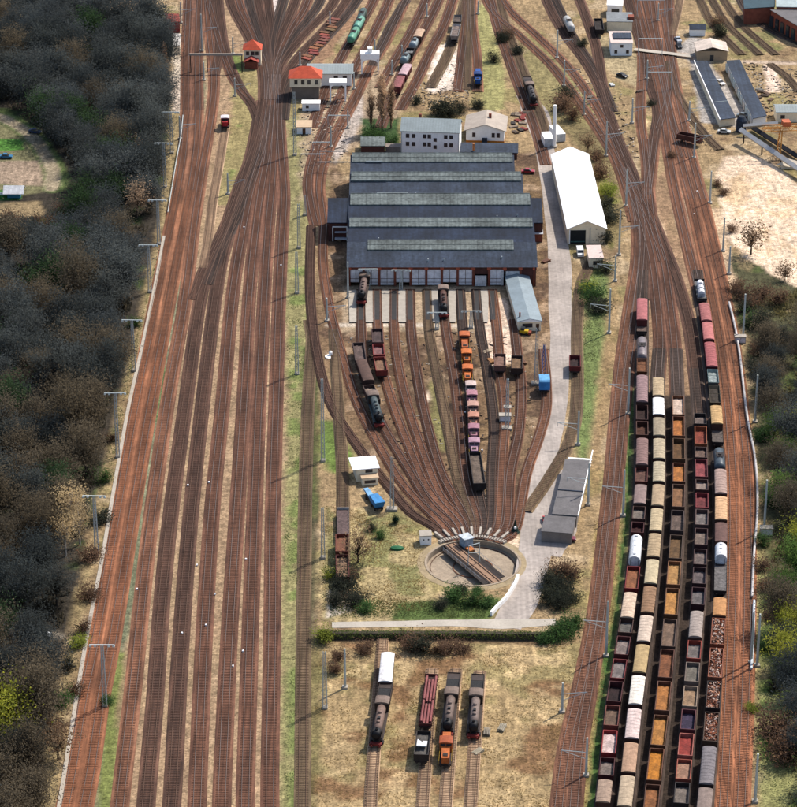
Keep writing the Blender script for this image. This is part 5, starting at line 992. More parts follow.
c, rz, wd = frame_of((690,36),(705,36)); t = thing('yard_shed', 'small white shed with dark roof above the garage hall', 'shed', c, 0); MB().box(-wd/2, wd/2, 0, 4, 0, 2.6).build('wall', white_m, t); gable(MB(), -wd/2, wd/2, 0, 4, 2.6, 3.6, 'x', 0.3).build('roof', felt_m, t)
t, q = slab('factory_hall', 'dark teal flat-roofed factory hall in the top right corner', 'factory', [(743,-2),(775,-2),(775,7),(744,9)], 6, brick_m, mat('teal_roof', L(44,76,88), 0.7, 0.2, 0.4)); 
t, q = slab('factory_hall', 'pale roofed factory hall at the top right edge', 'factory', [(776,-4),(830,-4),(830,8),(776,7)], 7, brick_m, mat('pale_blue_roof', L(186,200,200), 0.7, 0.15, 0.4))
t, q = slab('factory_hall', 'brick factory with slate roof and row of dark doorways at the right edge', 'factory', [(770,10),(830,9),(830,34),(797,26)], 6, mat('bright_brick', L(176,92,66), 0.9, 0.2, 0.8, rnd=0), mat('slate_felt', L(112,108,108), 0.85, 0.2, 0.4, fine=2.5))
for k in range(5):
    f0, f1 = (k*0.2+0.03), (k*0.2+0.13); a_ = [q[0][j]*(1-f0)+q[3][j]*f0 for j in (0,1)]; b_ = [q[0][j]*(1-f1)+q[3][j]*f1 for j in (0,1)]; edge(t, a_, b_, 0.2, 4.2, glass_m, 'doorway', 0.25)
c, rz, wd = frame_of((776,122),(806,122)); t = thing('works_office', 'low building with pale grey roof behind the yellow gantry crane', 'building', c, 0); MB().box(-wd/2, wd/2, 0, 7, 0, 3.4).build('wall', cream_m, t); gable(MB(), -wd/2, wd/2, 0, 7, 3.4, 4.4, 'x', 0.3).build('roof', greyr_m, t); window(t, -2.8, 0, 1.8, 1.2, 1)
# yellow gantry crane, conveyor
t = thing('gantry_crane', 'orange yellow lattice gantry crane at the right edge beside the conveyor', 'crane', at(789,156), 0.1); ym = paint(220,150,70,'crane'); Hc = 9.0
for x in (-3.5, 3.5):
    mb = MB()
    for y in (-2.6, 2.6): mb.bar((x, y, 0), (x*0.85, y*0.5, Hc), 0.2)
    for z in (2.2, 4.6, 7): mb.bar((x, -2.6+z*.14, z), (x, 2.6-z*.14, z), 0.12); mb.bar((x, -2.6+z*.14, z), (x, 2.6-(z-2.2)*.14, z-2.2), 0.1)
    mb.build('leg', ym, t)
mb = MB()
for y in (-1.2, 1.2):
    for z in (Hc, Hc+1.4): mb.bar((-9, y, z), (8, y, z), 0.15)
    for k in range(12): mb.bar((-9+k*1.45, y, Hc+(k%2)*1.4), (-9+(k+1)*1.45, y, Hc+((k+1)%2)*1.4), 0.09)
mb.build('girder', ym, t); MB().box(2.5, 4.9, -1.6, 1.6, Hc-2.4, Hc-0.1).build('cabin', paint(224,170,110,'crane'), t); MB().box(-2.8, -0.4, -1.5, 1.5, Hc+1.5, Hc+3.0).build('winch_house', paint(206,110,70,'crane'), t)
t = thing('conveyor_bridge', 'long grey covered conveyor bridge running down towards the right edge', 'conveyor', (0,0,0)); a_, b_ = at(741,130,4.0), at(803,172,2.5)
mb = MB().bar(a_, b_, 1.0, n=4); mb.build('gallery', mat('conveyor_grey', L(196,194,192), 0.7, 0.15, 0.5), t)
for f_ in (0.05, 0.35, 0.65, 0.95): p = a_.lerp(b_, f_); MB().bar((p.x, p.y, 0), (p.x, p.y, p.z-0.6), 0.25).build('support', frame_m, t)
a2, b2 = at(743,126,3.2), at(778,123,4.2); MB().bar(a2, b2, 0.7, n=4).build('feeder_gallery', mat('conveyor_grey', L(196,194,192), 0.7, 0.15, 0.5), t); p = at(741,131); MB().lathe([(1.7,0),(1.7,3.8),(1.0,5.0),(0,5.2)], p, n=12).build('transfer_tower', felt_m, t)
a3, b3 = at(752,127,1.2), at(800,158,1.2); MB().bar(a3, b3, 0.9, n=4).build('dark_belt', mat('belt_black', (0.02,0.02,0.025), 0.8, 0.2, 1), t)
t = thing('loading_hopper', 'cream pointed hopper at the foot of the conveyor by the sand lot', 'hopper', at(789,168)); MB().add([(-4,0,1.2),(0,-1.6,1),(5,0,1.6),(0,2,2.4)], [(0,1,2,3)]).box(-2.5,2.5,-0.8,1.2,0,1.2).build('bin', mat('cream_metal', L(230,214,190), 0.7, 0.1, 1), t)
t, q = slab('red_roofed_house', 'small brick red house at the top edge of the left wood', 'house', [(165,14),(179,14),(180,22),(166,22)], 4, mat('brick_pink', L(170,70,70), 0.9, 0.15, 1), mat('dark_red_tiles', L(160,72,60), 0.85, 0.2, 0.8))
t, q = slab('garden_pavilion', 'dark blue roofed pavilion among the trees near the lineside path', 'pavilion', [(142,22),(156,21),(157,35),(143,37)], 4, cream_m, felt2_m)
t, q = slab('garden_shed', 'white shed at the upper end of the lineside path', 'shed', [(173,34),(181,34),(180,46),(172,47)], 3, cream_m, paint(206,200,194))
t, q = slab('lineside_store', 'white topped brick hut beside the cess at the upper left corner', 'hut', [(8,4),(24,3),(26,10),(10,11)], 3.5, cream_m, paint(226,230,230))
t = thing('greenhouse', 'pale glazed garden hut with bright blue base in the allotments', 'garden hut', at(14,198)); MB().box(-2,2,0,3,0,1.1).build('base', paint(70,150,180), t); MB().box(-2,2,0.02,2.98,1.1,2.4).build('wall', cream_m, t); gable(MB(), -2,2,0,3,2.4,3.4,'x',1.2).build('roof', paint(236,236,236), t)
o = MB().box(-4.5,0,-0.15,0.15,0,1.0).build('garden_fence', white_m); o.location = at(10,195); tag(o, 'white garden fence running left from the blue based garden hut', 'fence')
# crane truck (blue)
t = thing('rail_crane', 'bright blue rail crane with raised dark blue jib beside the works road', 'crane', at(544,391)+Vector((0,0,RZ))); running(t, 6.4)
for y in (-2, 2): pass
MB().box(-1.4,1.4,-3.0,1.5,1.3,3.6).build('house', paint(64,140,206,'crane'), t); MB().prism([(-3.0,3.6),(-2.6,4.0),(1.1,4.0),(1.5,3.6)], -1.4, 1.4, 'x').build('house_roof', paint(110,180,230,'crane'), t); MB().box(-0.9,0.9,1.5,2.8,1.3,2.7).build('winch', paint(40,70,130,'crane'), t)
mb = MB(); tip = Vector((0.3, 10.5, 8.0))
for s in (-0.55, 0.55):
    for u in (0, 0.7): mb.bar((s, 2.0, 1.9+u), tip+Vector((s*0.3, 0, u*0.4)), 0.1)
for k in range(9):
    f_, g_ = k/9, (k+1)/9; pl = Vector((-0.55, 2, 1.9)).lerp(tip, f_); pr = Vector((0.55, 2, 1.9)).lerp(tip, g_); mb.bar(pl, pr, 0.07)
mb.build('jib', paint(52,72,124,'crane'), t); MB().bar((0, 0.8, 4.0), tip, 0.05).build('cable', frame_m, t)
# vehicles
vehicle(580,255, 0.05, (244,246,246), 'white van parked in front of the white hall doorway', 'parked_van', 4.6, van=True)
vehicle(528,173, 1.5, (176,52,64), 'dark red car parked right of the rear shed bay'); vehicle(567,541, 1.6, (130,60,76), 'dark red car parked under the flat-roofed store wing')
vehicle(546,522, 0.1, (200,60,60), 'small bright red car at the left corner of the flat-roofed store', Ln=3.4); vehicle(720,84, 0.5, (240,240,242), 'white car parked inside the garage yard'); vehicle(679,47, 0.1, (60,64,70), 'dark car parked at the head of the level crossing'); vehicle(678,41, 0.2, (190,196,204), 'silver car parked behind the dark one by the level crossing')
vehicle(743,117, 1.2, (120,130,136), 'grey car between the garage rows at their near end'); vehicle(724,133, 1.4, (210,210,206), 'pale car on the dirt below the garage yard'); vehicle(42,637, 1.5, (236,240,244), 'white car on the forest road in the lower left wood'); vehicle(6,158, 1.5, (50,120,160), 'blue car on the allotment track'); vehicle(35,133, 1.2, (40,60,96), 'dark blue car on the curved allotment lane')
vehicle(622,77, 0.8, (30,34,38), 'black car on the dirt below the white depot house')
t = thing('yellow_loader', 'small yellow loader in front of the long hut gable', 'loader', at(524,334), 1.4); MB().box(-0.8,0.8,-1.2,1.2,0.5,1.3).build('body', paint(240,196,40), t); MB().box(-0.6,0.6,-0.2,0.9,1.3,2.0).build('cab', glass_m, t); MB().box(-0.9,0.9,-2.0,-1.25,0.2,0.9).build('bucket', paint(150,70,50), t)
for y in (-0.7,0.7):
    for s in (-1,1): MB().bar((s*0.7,y,0.35),(s*0.95,y,0.35),0.35,n=12).build('wheel', wheel_m, t)
# small machinery hut beside shed right
t = thing('lean_to_shelter', 'small grey shelter with red brick side at the right shed wall', 'shelter', at(537,242)); MB().box(-2,1.6,0,3.5,0,2.6).build('wall', brick_m, t); MB().box(-2.2,1.8,-0.3,3.7,2.6,2.75).build('roof', paint(206,208,214), t)
t = thing('sand_hopper', 'white pad with round tank top left of the curved string of wagons', 'tank', at(330,357)); t.scale = (.62,.62,.62); MB().lathe([(2.2,0),(2.2,0.4),(0,0.4)], n=14).build('pad', white_m, t); MB().lathe([(0.8,0.41),(0.8,1.8),(0.4,2.3),(0,2.4)], (0.2,1.2,0), n=12).build('dome', white_m, t)
# ---------------------------------------------------------------- masts
def lattice(r0, r1, H_, n_):
    mb = MB(); cs = [(-1,-1),(1,-1),(1,1),(-1,1)]
    P = lambda k, c: Vector((c[0]*(r0+(r1-r0)*k/n_), c[1]*(r0+(r1-r0)*k/n_), H_*k/n_))
    for c in cs: mb.bar(P(0,c), P(n_,c), 0.1, 0.08)
    for k in range(n_):
        for i in range(4): mb.bar(P(k, cs[i]), P(k+1, cs[(i+1)%4]), 0.035, n=3); mb.bar(P(k, cs[(i+1)%4]), P(k+1, cs[i]), 0.035, n=3)
    return mb.mesh('lattice_pole')
unit_lat = lattice(0.45, 0.24, 15.0, 16); unit_lat.materials.append(steel_m)
conc_pole = MB().bar((0,0,0),(0,0,15.0),0.33,0.22,n=8).mesh('pole'); conc_pole.materials.append(mat('spun_concrete', L(212,216,206), 0.8, 0.12, 0.6, rnd=0.08))
foot = MB().box(-0.6,0.6,-0.6,0.6,-0.1,0.45).mesh('foundation'); foot.materials.append(conc_m)
bigfoot = MB().box(-1.3,1.3,-0.9,0.9,-0.1,0.6).mesh('foundation'); bigfoot.materials.append(conc_m)
tm = MB().box(-2.7,2.7,-0.12,0.12,-0.12,0.1)
for x in (-2.5,-1.5,1.5,2.5): tm.box(x-0.25,x+0.25,-0.35,0.3,-0.4,-0.13)
tarm = tm.mesh('crossarm'); tarm.materials.append(steel_m)
cm = MB().bar((0,0,0),(5.2,-0.3,0.6),0.09,n=4).bar((0,0,-1.6),(5.2,-0.3,0.6),0.07,n=4).bar((5.2,-0.3,0.6),(5.2,-0.3,-0.5),0.05)
carm = cm.mesh('cantilever'); carm.materials.append(steel_m); platm = MB().box(-1.0,1.0,-0.9,0.9,-0.1,0.08).bar((-1,-.9,.9),(1,-.9,.9),0.04).bar((-1,.9,.9),(1,.9,.9),0.04).mesh('service_platform'); platm.materials.append(conc_m)
def mast(px, yb, yt, kind, label, group, cat='mast'):
    h = max(5.0, hgt(px, yb, yt)); nm = {'T':'floodlight_mast','L':'lattice_mast','P':'concrete_mast','A':'catenary_mast','B':'catenary_mast','F':'floodlight_mast'}[kind]
    t = thing(nm, label, cat, at(px, yb), random.uniform(-0.05, 0.05), group); me_ = conc_pole if kind in 'PAB' else unit_lat; inst(me_, 'pole', t, (0,0,0), (1,1,h/15)); inst(foot if kind != 'F' else bigfoot, 'foundation', t, (0,0,0))
    if kind == 'T': inst(tarm, 'crossarm', t, (0,0,h))
    if kind == 'A': inst(carm, 'cantilever', t, (0.1,0,h*0.62))
    if kind == 'B': inst(carm, 'cantilever', t, (-0.1,0,h*0.62), (-1,1,1))
    if kind == 'F': inst(platm, 'service_platform', t, (0,0,h*0.45)) if px == 507 else None
LINES = [
 ('T-shaped lattice floodlight mast', 'left of the leftmost line', 'T', [(105,706,645),(97,556,496),(118,457,393),(134,371,320),(150,292,245),(159,244,200),(165,187,143),(172,153,112)]),
 ('slim concrete catenary mast', 'along the upper left lineside path', 'A', [(180,139,116),(181,23,2)]),
 ('slim mast', 'left of the small signal box', 'A', [(202,51,14),(204,80,62),(228,194,173),(235,96,78),(233,54,37)]),
 ('tall pale lattice mast', 'right of the main yard', 'L', [(325,708,652),(323,558,508),(323,461,379),(297,374,326),(297,293,252),(299,248,204),(295,155,92),(305,215,195)]),
 ('thin grey mast', 'in the field beside the yard', 'P', [(345,688,649)]),
 ('lattice mast', 'beside the turntable fan tracks', 'F', [(392,510,457),(507,429,379),(536,384,328)]),
 ('white post with crossbar', 'in front of the shed doors', 'T', [(368,289,269),(401,290,270)]),
 ('white T-shaped post', 'on the pale walkway before the shed', 'T', [(437,329,314),(471,328,311)]),
 ('white bracket mast', 'left of the shed pits', 'A', [(327,321,298)]),
 ('tall white post', 'at the left front corner of the shed', 'P', [(348,298,262)]),
 ('concrete catenary mast', 'below the green slope', 'B', [(586,776,738),(609,333,289),(615,281,256),(578,445,411),(588,505,463)]),
 ('concrete catenary mast', 'left of the five wagon rows', 'B', [(606,656,601),(623,516,470),(628,414,368)]),
 ('concrete catenary mast', 'on the right bank', 'P', [(755,802,754),(757,666,614),(751,663,612),(764,531,480),(755,422,375),(743,338,294),(729,274,246),(723,251,217),(710,203,171)]),
 ('slim mast', 'on the curved upper right line', 'A', [(557,58,30),(564,86,60),(584,115,91),(606,156,121),(626,206,169),(619,255,210)]),
 ('thin mast', 'between the upper right junction tracks', 'A', [(632,123,98),(647,79,60),(658,21,3),(689,121,101),(694,158,123)]),
 ('thin mast', 'in the upper middle sidings', 'P', [(330,25,12),(300,66,53),(354,89,72),(331,147,126),(348,128,111),(392,75,60),(402,59,45),(375,53,41),(427,17,4),(478,14,2)]),
 ('small signal mast', 'beside the bottom service track bend', 'A', [(562,712,683)]),
]
for nm, wh, k, lst in LINES:
    for i, (x, yb, yt) in enumerate(lst):
        lab = nm+' '+wh if len(lst) == 1 else '%s, %s from the near end %s' % (nm, ORD[i], wh) if lst[0][1] > lst[-1][1] else '%s %s, %s of them from %s' % (nm, wh, ORD[i], 'the left' if lst[-1][0] > lst[0][0] else 'the right')
        mast(x, yb, yt, k, lab, nm+'s '+wh if len(lst) > 1 else None)
# overhead beam (signal gantry) near the small signal box
t = thing('signal_gantry', 'rusty beam gantry spanning the tracks left of the small signal box', 'gantry', at(190,72)); a_ = at(190,72); b_ = at(243,70); Ld = (b_-a_).length
MB().box(0, Ld, -0.35, 0.35, 6.0, 6.6).build('beam', conc_m, t)
for x in (0.3, Ld*0.33, Ld-0.3): MB().box(x-0.15, x+0.15, -0.2, 0.2, 0, 6).build('post', frame_m, t)
for i, (x0, x1, y, l_) in enumerate(((638,662,42,'upper'),(647,671,76,'middle'),(637,664,3,'topmost'))):
    a_, b_ = at(x0, y+14), at(x1, y+14); t = thing('signal_gantry', '%s thin white overhead beam across the main line in the upper right' % l_, 'gantry', a_, 0, 'thin overhead beams'); Ld = (b_-a_).length
    MB().box(0, Ld, -0.12, 0.12, 6.2, 6.45).build('beam', steel_m, t); 
    for x in (0, Ld): MB().box(x-0.1, x+0.1, -0.1, 0.1, 0, 6.2).build('post', steel_m, t)
for i, (x0, x1, y, l_) in enumerate(((300,326,155,'lower'),(320,348,152,'middle'),(318,352,163,'longest'),(313,330,143,'upper'),(328,350,116,'farthest'))):
    a_, b_ = at(x0, y+9), at(x1, y+9); t = thing('signal_gantry', '%s white overhead beam across the curved tracks left of the shed' % l_, 'gantry', a_, 0, 'overhead beams left of the shed'); Ld = (b_-a_).length
    MB().box(0, Ld, -0.12, 0.12, 3.2, 3.45).build('beam', steel_m, t)
    for x in (0, Ld): MB().box(x-0.1, x+0.1, -0.1, 0.1, 0, 3.2).build('post', steel_m, t)
# raised pipe on the right bank
def pipe(px, z, r, name, label, cat, m, posts=6):
    P = smooth([at(*p)+Vector((0,0,z)) for p in px], 5); t = thing(name, label, cat, (0,0,0)); mb = MB()
    for p, q in zip(P, P[1:]): mb.bar(p, q, r, n=8)
    mb.build('pipe' if 'pipe' in name else 'rail', m, t); mb = MB()
    for k in range(0, len(P), posts): mb.bar((P[k].x, P[k].y, 0), P[k], 0.1)
    mb.build('supports', frame_m, t)
pipe([(729,305),(735,330),(740,360),(744,395),(748,425),(754,455),(757,485),(757,520),(754,555),(752,600)], 0.9, 0.3, 'heating_pipe', 'long pale raised pipe snaking beside the right-hand main line', 'pipe', mat('lagged_pipe', L(206,200,196), 0.6, 0.2, 0.5))
pipe([(754,604),(753,640),(751,672)], 0.9, 0.32, 'heating_pipe', 'shorter bluish white raised pipe at the lower right bank', 'pipe', mat('lagged_pipe_blue', L(214,222,228), 0.6, 0.2, 0.5))
pipe([(183,118),(181,138),(177,160),(172,190),(168,215)], 1.0, 0.16, 'lineside_railing', 'white lineside railing beside the upper left main line', 'railing', steel_m, 2)
cess = smooth([at(*p) for p in ((164,236),(158,270),(150,310),(140,356),(129,405),(119,460),(110,512),(102,560),(92,610),(82,665),(73,720),(65,770),(57,820))], 5)
o = ribbon(cess, 0.9, 0.12).build('cable_trough', conc_m); o['kind'] = 'structure'
for px, l_ in (((766,534),'white equipment cabinet beside a mast on the right bank'), ((740,342),'tan equipment cabinet by the pipe at the sand lot corner'), ((505,421),'white box at the foot of the platform mast near the fan tracks')):
    t = thing('equipment_cabinet', l_, 'cabinet', at(*px)); MB().box(-1.5,1.5,-0.9,0.9,0,1.8).build('body', mat('cream_metal', L(230,214,190), 0.7, 0.1, 1), t); MB().box(-1.6,1.6,-1.0,1.0,1.8,1.95).build('lid', conc_m, t); MB().box(-1.3,1.3,-0.94,-0.905,0.2,1.6).build('door', pale_m, t)
# ---------------------------------------------------------------- vegetation
def leafm(name, r, g, b, k=1.5): return mat(name, L(r,g,b,k), 0.9, 0.35, 0.25, rnd=0.14, fine=1.2, leaf=True)
def crown(seed, W, H_, z0, ncl, per, size, lump=1.4, up=0.3):
    r = random.Random(seed); mb = MB(); tr = MB(); tips = []
    for k in range(ncl):
        while True:
            u = Vector((r.uniform(-1,1), r.uniform(-1,1), r.uniform(-1,1)))
            if 0.25 < u.length < 1: break
        f_ = 0.75 + 0.35*r.random(); c = Vector((u.x*W*f_, u.y*W*f_, z0+H_*(0.5+0.5*u.z*f_)))
        tips.append(c); s = lump*(0.6+0.9*r.random()); dr = Vector((c.x*0.25, c.y*0.25, 1.0)).normalized()
        for _ in range(per):
            p = c+Vector((r.gauss(0,s*.8), r.gauss(0,s*.8), r.gauss(0,s*0.6)))+dr*r.gauss(0,s*0.9); d = Vector((r.gauss(0,1), r.gauss(0,1), r.gauss(up,1))).normalized(); e_ = d.orthogonal().normalized()*(size*r.uniform(0.18,0.4)); l_ = size*r.uniform(0.6,1.4)
            o = len(mb.v); mb.v += [tuple(p-e_), tuple(p+e_), tuple(p+d*l_)]; mb.f.append((o, o+1, o+2))
    tr.bar((0,0,0), (0,0,z0+H_*0.15), 0.28, 0.2, n=7); tr.bar((0,0,z0+H_*0.15), (0,0,z0+H_*0.7), 0.2, 0.06, n=6)
    for c in tips:
        b0 = Vector((0,0,z0+(c.z-z0)*r.uniform(0.05,0.5))); m_ = b0.lerp(c, 0.5)+Vector((0,0,0.4)); tr.bar(b0, m_, 0.1, 0.07, n=4); tr.bar(m_, c, 0.07, 0.03, n=3)
    cm_ = bpy.data.meshes.new('crown'); cm_.from_pydata(mb.v, [], mb.f); return cm_, tr.mesh('trunk')
barkm = mat('bark', L(82,72,62), 0.95, 0.3, 1); birchm = mat('birch_bark', L(214,204,190), 0.9, 0.25, 2)
PROTO = {}
def proto(key, col, n_, **k):
    PROTO[key] = []
    for i in range(n_):
        cme, tme = crown(hash(key) % 1000 if False else sum(map(ord, key))+i*13, **k); cme.materials.append(leafm('twigs_'+key, *col)); tme.materials.append(birchm if key == 'birch' else barkm); PROTO[key].append((cme, tme))
proto('slate', (76,80,78), 5, W=4.9, H_=10.5, z0=3.0, ncl=52, per=150, size=0.42)
proto('brown', (94,84,68), 5, W=4.9, H_=10.5, z0=3.0, ncl=50, per=140, size=0.42)
proto('dusk', (62,66,64), 3, W=5.0, H_=10.5, z0=3.0, ncl=54, per=150, size=0.42)
proto('green', (52,70,44), 2, W=4.2, H_=9, z0=2.5, ncl=46, per=110, size=0.5)
proto('tan', (190,160,128), 2, W=3.4, H_=9, z0=3.0, ncl=30, per=60, size=0.5)
proto('birch', (176,154,116), 2, W=2.6, H_=10, z0=3.5, ncl=26, per=45, size=0.45)
proto('lime', (150,150,56), 2, W=4.0, H_=8, z0=2.5, ncl=40, per=90, size=0.5)
proto('poplar', (160,132,106), 2, W=1.15, H_=18, z0=1.5, ncl=60, per=38, size=0.45, lump=0.55, up=2.0)
proto('bare', (120,98,76), 2, W=4.2, H_=9, z0=2.0, ncl=40, per=14, size=0.8, up=1.0)
proto('leaf', (92,116,58), 2, W=4.2, H_=8.5, z0=2.5, ncl=42, per=90, size=0.5)
TREEN = [0]
def tree(key, p, s=1.0, label=None, group=None, zs=None, i=None):
    r = random; cme, tme = PROTO[key][(i if i is not None else r.randrange(99)) % len(PROTO[key])]
    t = thing('tree', label, 'tree', (p.x, p.y, -0.1), r.uniform(0, 6.28), group); t.scale = (s, s, zs or s*r.uniform(0.85, 1.1))
    inst(tme, 'trunk', t, (0,0,0)); inst(cme, 'crown', t, (0,0,0)); TREEN[0] += 1; return t
def inside(p, poly):
    c = False; n_ = len(poly)
    for i in range(n_):
        a_, b_ = poly[i], poly[(i+1)%n_]
        if (a_[1] > p[1]) != (b_[1] > p[1]) and p[0] < (b_[0]-a_[0])*(p[1]-a_[1])/(b_[1]-a_[1])+a_[0]: c = not c
    return c
rr = random.Random(11); placed = []
def scatter(poly, spacing, fn, tries=9000, avoid=()):
    W_ = [(at(*p).x, at(*p).y) for p in poly]; x0 = min(p[0] for p in W_); x1 = max(p[0] for p in W_); y0 = min(p[1] for p in W_); y1 = max(p[1] for p in W_); n_ = 0
    for _ in range(tries):
        q = (rr.uniform(x0, x1), rr.uniform(y0, y1))
        if not inside(q, W_): continue
        px, py = toy(q[0], q[1])
        if any(inside((px, py), a_) for a_ in avoid): continue
        if any((q[0]-p[0])**2+(q[1]-p[1])**2 < spacing*spacing for p in placed): continue
        placed.append(q); fn(Vector((q[0], q[1], 0)), px, py); n_ += 1
    return n_
ALLOT = [(-60,108),(4,104),(34,124),(58,146),(80,176),(84,226),(60,262),(-60,266)]; PATHF = [(-40,624),(62,628),(62,643),(-40,640)]
LW = {'slate':'bluish grey bare tree in the dense wood left of the tracks','brown':'brownish bare tree in the dense wood left of the tracks','dusk':'dark bare tree in the dense wood left of the tracks','green':'dark green ivy-covered tree in the dense wood left of the tracks','tan':'pale tan twiggy tree in the wood left of the tracks'}
REG = []; LK = {'slate':'bluish grey','brown':'brownish','dusk':'dark bare','green':'dark green','tan':'pale tan','leaf':'green leafing','lime':'yellow green'}
def left(p, px, py):
    n_ = math.sin(p.x*0.07+2)+math.sin(p.y*0.045+p.x*0.03); u = rr.random()
    if py < 250: k = 'slate' if u < 0.5 else 'dusk' if u < 0.85 else 'green' if u < 0.93 else 'brown'
    elif py < 420: k = 'brown' if u < 0.45 else 'slate' if u < 0.7 else 'dusk' if u < 0.93 else 'green'
    else: k = 'brown' if u < 0.5 else 'dusk' if u < 0.86 else 'green' if u < 0.96 else 'tan'
    REG.append((tree(k, p, rr.uniform(0.85, 1.25), None, 'trees of the left wood'), LK[k], px, py, 'left'))
WL = [(-45,-20),(118,-20),(140,20),(164,60),(172,110),(166,160),(150,225),(126,330),(106,420),(84,520),(66,600),(48,690),(34,860),(-60,860)]
WL = [(-34,0),(60,-8),(118,8),(160,40),(166,110),(160,160),(148,225),(124,330),(104,420),(84,520),(62,600),(44,690),(28,840),(-50,840)]
nl_ = scatter(WL, 7.6, left, avoid=(ALLOT, PATHF, [(46,520),(110,520),(100,600),(46,600)], [(-30,700),(20,700),(20,800),(-30,800)], [(116,212),(165,212),(165,262),(116,262)])); print('LEFT TREES', nl_)
for (px, py, k, s, l_) in [(157,98,'tan',0.8,'tall narrow tan tree at the upper end of the lineside path'),(126,36,'tan',1.0,'round tan tree at the top of the left wood'),(165,75,'poplar',0.7,'narrow brown poplar beside the upper lineside path'),(137,218,'tan',0.95,'pale tan tree at the middle of the left wood edge'),(146,168,'tan',0.85,'light tan bare tree at the left wood edge beside the masts'),(66,556,'birch',1.0,'orange tinted birch at the lower left wood edge, taller one'),(80,545,'birch',0.9,'golden birch at the lower left wood edge beside a floodlight mast'),(74,530,'birch',1.15,'pale stemmed birch farthest up the lower left wood edge'),(7,748,'lime',1.35,'yellow green leafing tree at the left picture edge'),(58,760,'bare',0.8,'bare brown shrubby tree at the bottom left wood edge')]:
    tree(k, at(px, py), s, l_)
RWD = {'brown':'brown bare tree in the wood at the right edge','slate':'grey bare tree in the wood at the right edge','leaf':'green leafing tree in the wood at the right edge','lime':'yellow green tree in the wood at the right edge','dusk':'dark bare tree in the wood at the right edge'}
def right(p, px, py):
    u = rr.random()
    k = 'brown' if u < 0.4 else 'slate' if u < 0.6 else 'dusk' if u < 0.78 else 'leaf' if u < 0.93 else 'lime'
    REG.append((tree(k, p, rr.uniform(0.55, 0.9), None, 'trees of the right wood'), LK[k], px, py, 'right'))
nr_ = scatter([(758,350),(797,340),(850,340),(860,830),(806,830),(792,740),(778,640),(784,560),(776,480),(768,420)], 7.0, right); print('RIGHT', nr_)
for (px, py, k, s, l_) in [(751,254,'bare',1.0,'bare spreading tree standing in the sand lot'),(785,280,'bare',0.6,'small bare tree at the right side of the sand lot'),(788,668,'lime',1.0,'yellow leafing tree low on the right bank'),(792,640,'lime',0.85,'olive yellow tree behind the yellow one on the right bank'),
  (382,131,'poplar',1.1,'tall brown poplar left of the white office, left one of the pair'),(371,132,'poplar',0.95,'shorter brown poplar at the left end of the row by the coaling portal'),(391,128,'poplar',1.05,'tall brown poplar left of the white office, right one of the pair'),(358,562,'bare',0.9,'white stemmed bare birch right of the short siding wagons'),(588,152,'bare',0.6,'small bare tree right of the white hall')]:
    tree(k, at(px, py), s, l_)
LMK = [(70,'the signal boxes'),(150,'the office'),(215,'the shed roof'),(290,'the shed doors'),(370,'the orange shunters'),(450,'the fan tracks'),(530,'the white cabin'),(610,'the turntable'),(690,'the hedge'),(9999,'the field locomotives')]
bins = {}
for t, k, px, py, sd_ in REG:
    wx = 'trackside edge' if (sd_ == 'left' and toy(*[at(px, py).x+11, at(px, py).y])[0] > 10 and not inside((px+45, py), WL)) or (sd_ == 'right' and px < 790) else 'middle' if 0 <= px <= 797 and (sd_ == 'right' or px > 30) else 'outer side'
    bins.setdefault((k, wx, next(n for v, n in LMK if py < v), sd_), []).append((py, t))
for (k, wx, lm, sd_), lst in bins.items():
    for i, (py, t) in enumerate(sorted(lst, key=lambda q: q[0])): t['label'] = '%s tree, %s of %s wood level with %s%s' % (k, wx, sd_, lm, '' if len(lst) == 1 else ', '+ORD[i]+' down')
# bushes: low lumpy crowns
def bproto(key, col, n_, **k):
    PROTO[key] = []
    for i in range(n_):
        cme, tme = crown(sum(map(ord, key))*3+i*17, **k); cme.materials.append(leafm('bush_'+key, *col)); tme.materials.append(barkm); PROTO[key].append((cme, tme))
bproto('darkbush', (58,60,48), 2, W=2.2, H_=2.6, z0=0.2, ncl=30, per=60, size=0.35, lump=0.7); bproto('greenbush', (70,96,52), 2, W=2.2, H_=2.6, z0=0.2, ncl=30, per=60, size=0.35, lump=0.7)
bproto('brownbush', (108,84,66), 2, W=2.2, H_=2.4, z0=0.2, ncl=28, per=50, size=0.35, lump=0.7); bproto('limebush', (128,136,56), 2, W=2.2, H_=2.4, z0=0.2, ncl=28, per=55, size=0.35, lump=0.7); bproto('conifer', (20,48,34), 1, W=0.9, H_=3.0, z0=0.1, ncl=22, per=60, size=0.3, lump=0.45)
def bush(key, px, py, s, label, group=None):
    cme, tme = PROTO[key][rr.randrange(len(PROTO[key]))]; p = at(px, py); t = thing('bush', label, 'bush', (p.x, p.y, -0.05), rr.uniform(0,6), group); s *= 0.82; t.scale = (s, s, s*rr.uniform(0.8,1.05)); inst(tme, 'stems', t, (0,0,0)); inst(cme, 'foliage', t, (0,0,0))
BN = {'darkbush':'dark bush','greenbush':'green bush','brownbush':'brown leafless bush','limebush':'yellow green bush','conifer':'small dark conifer'}
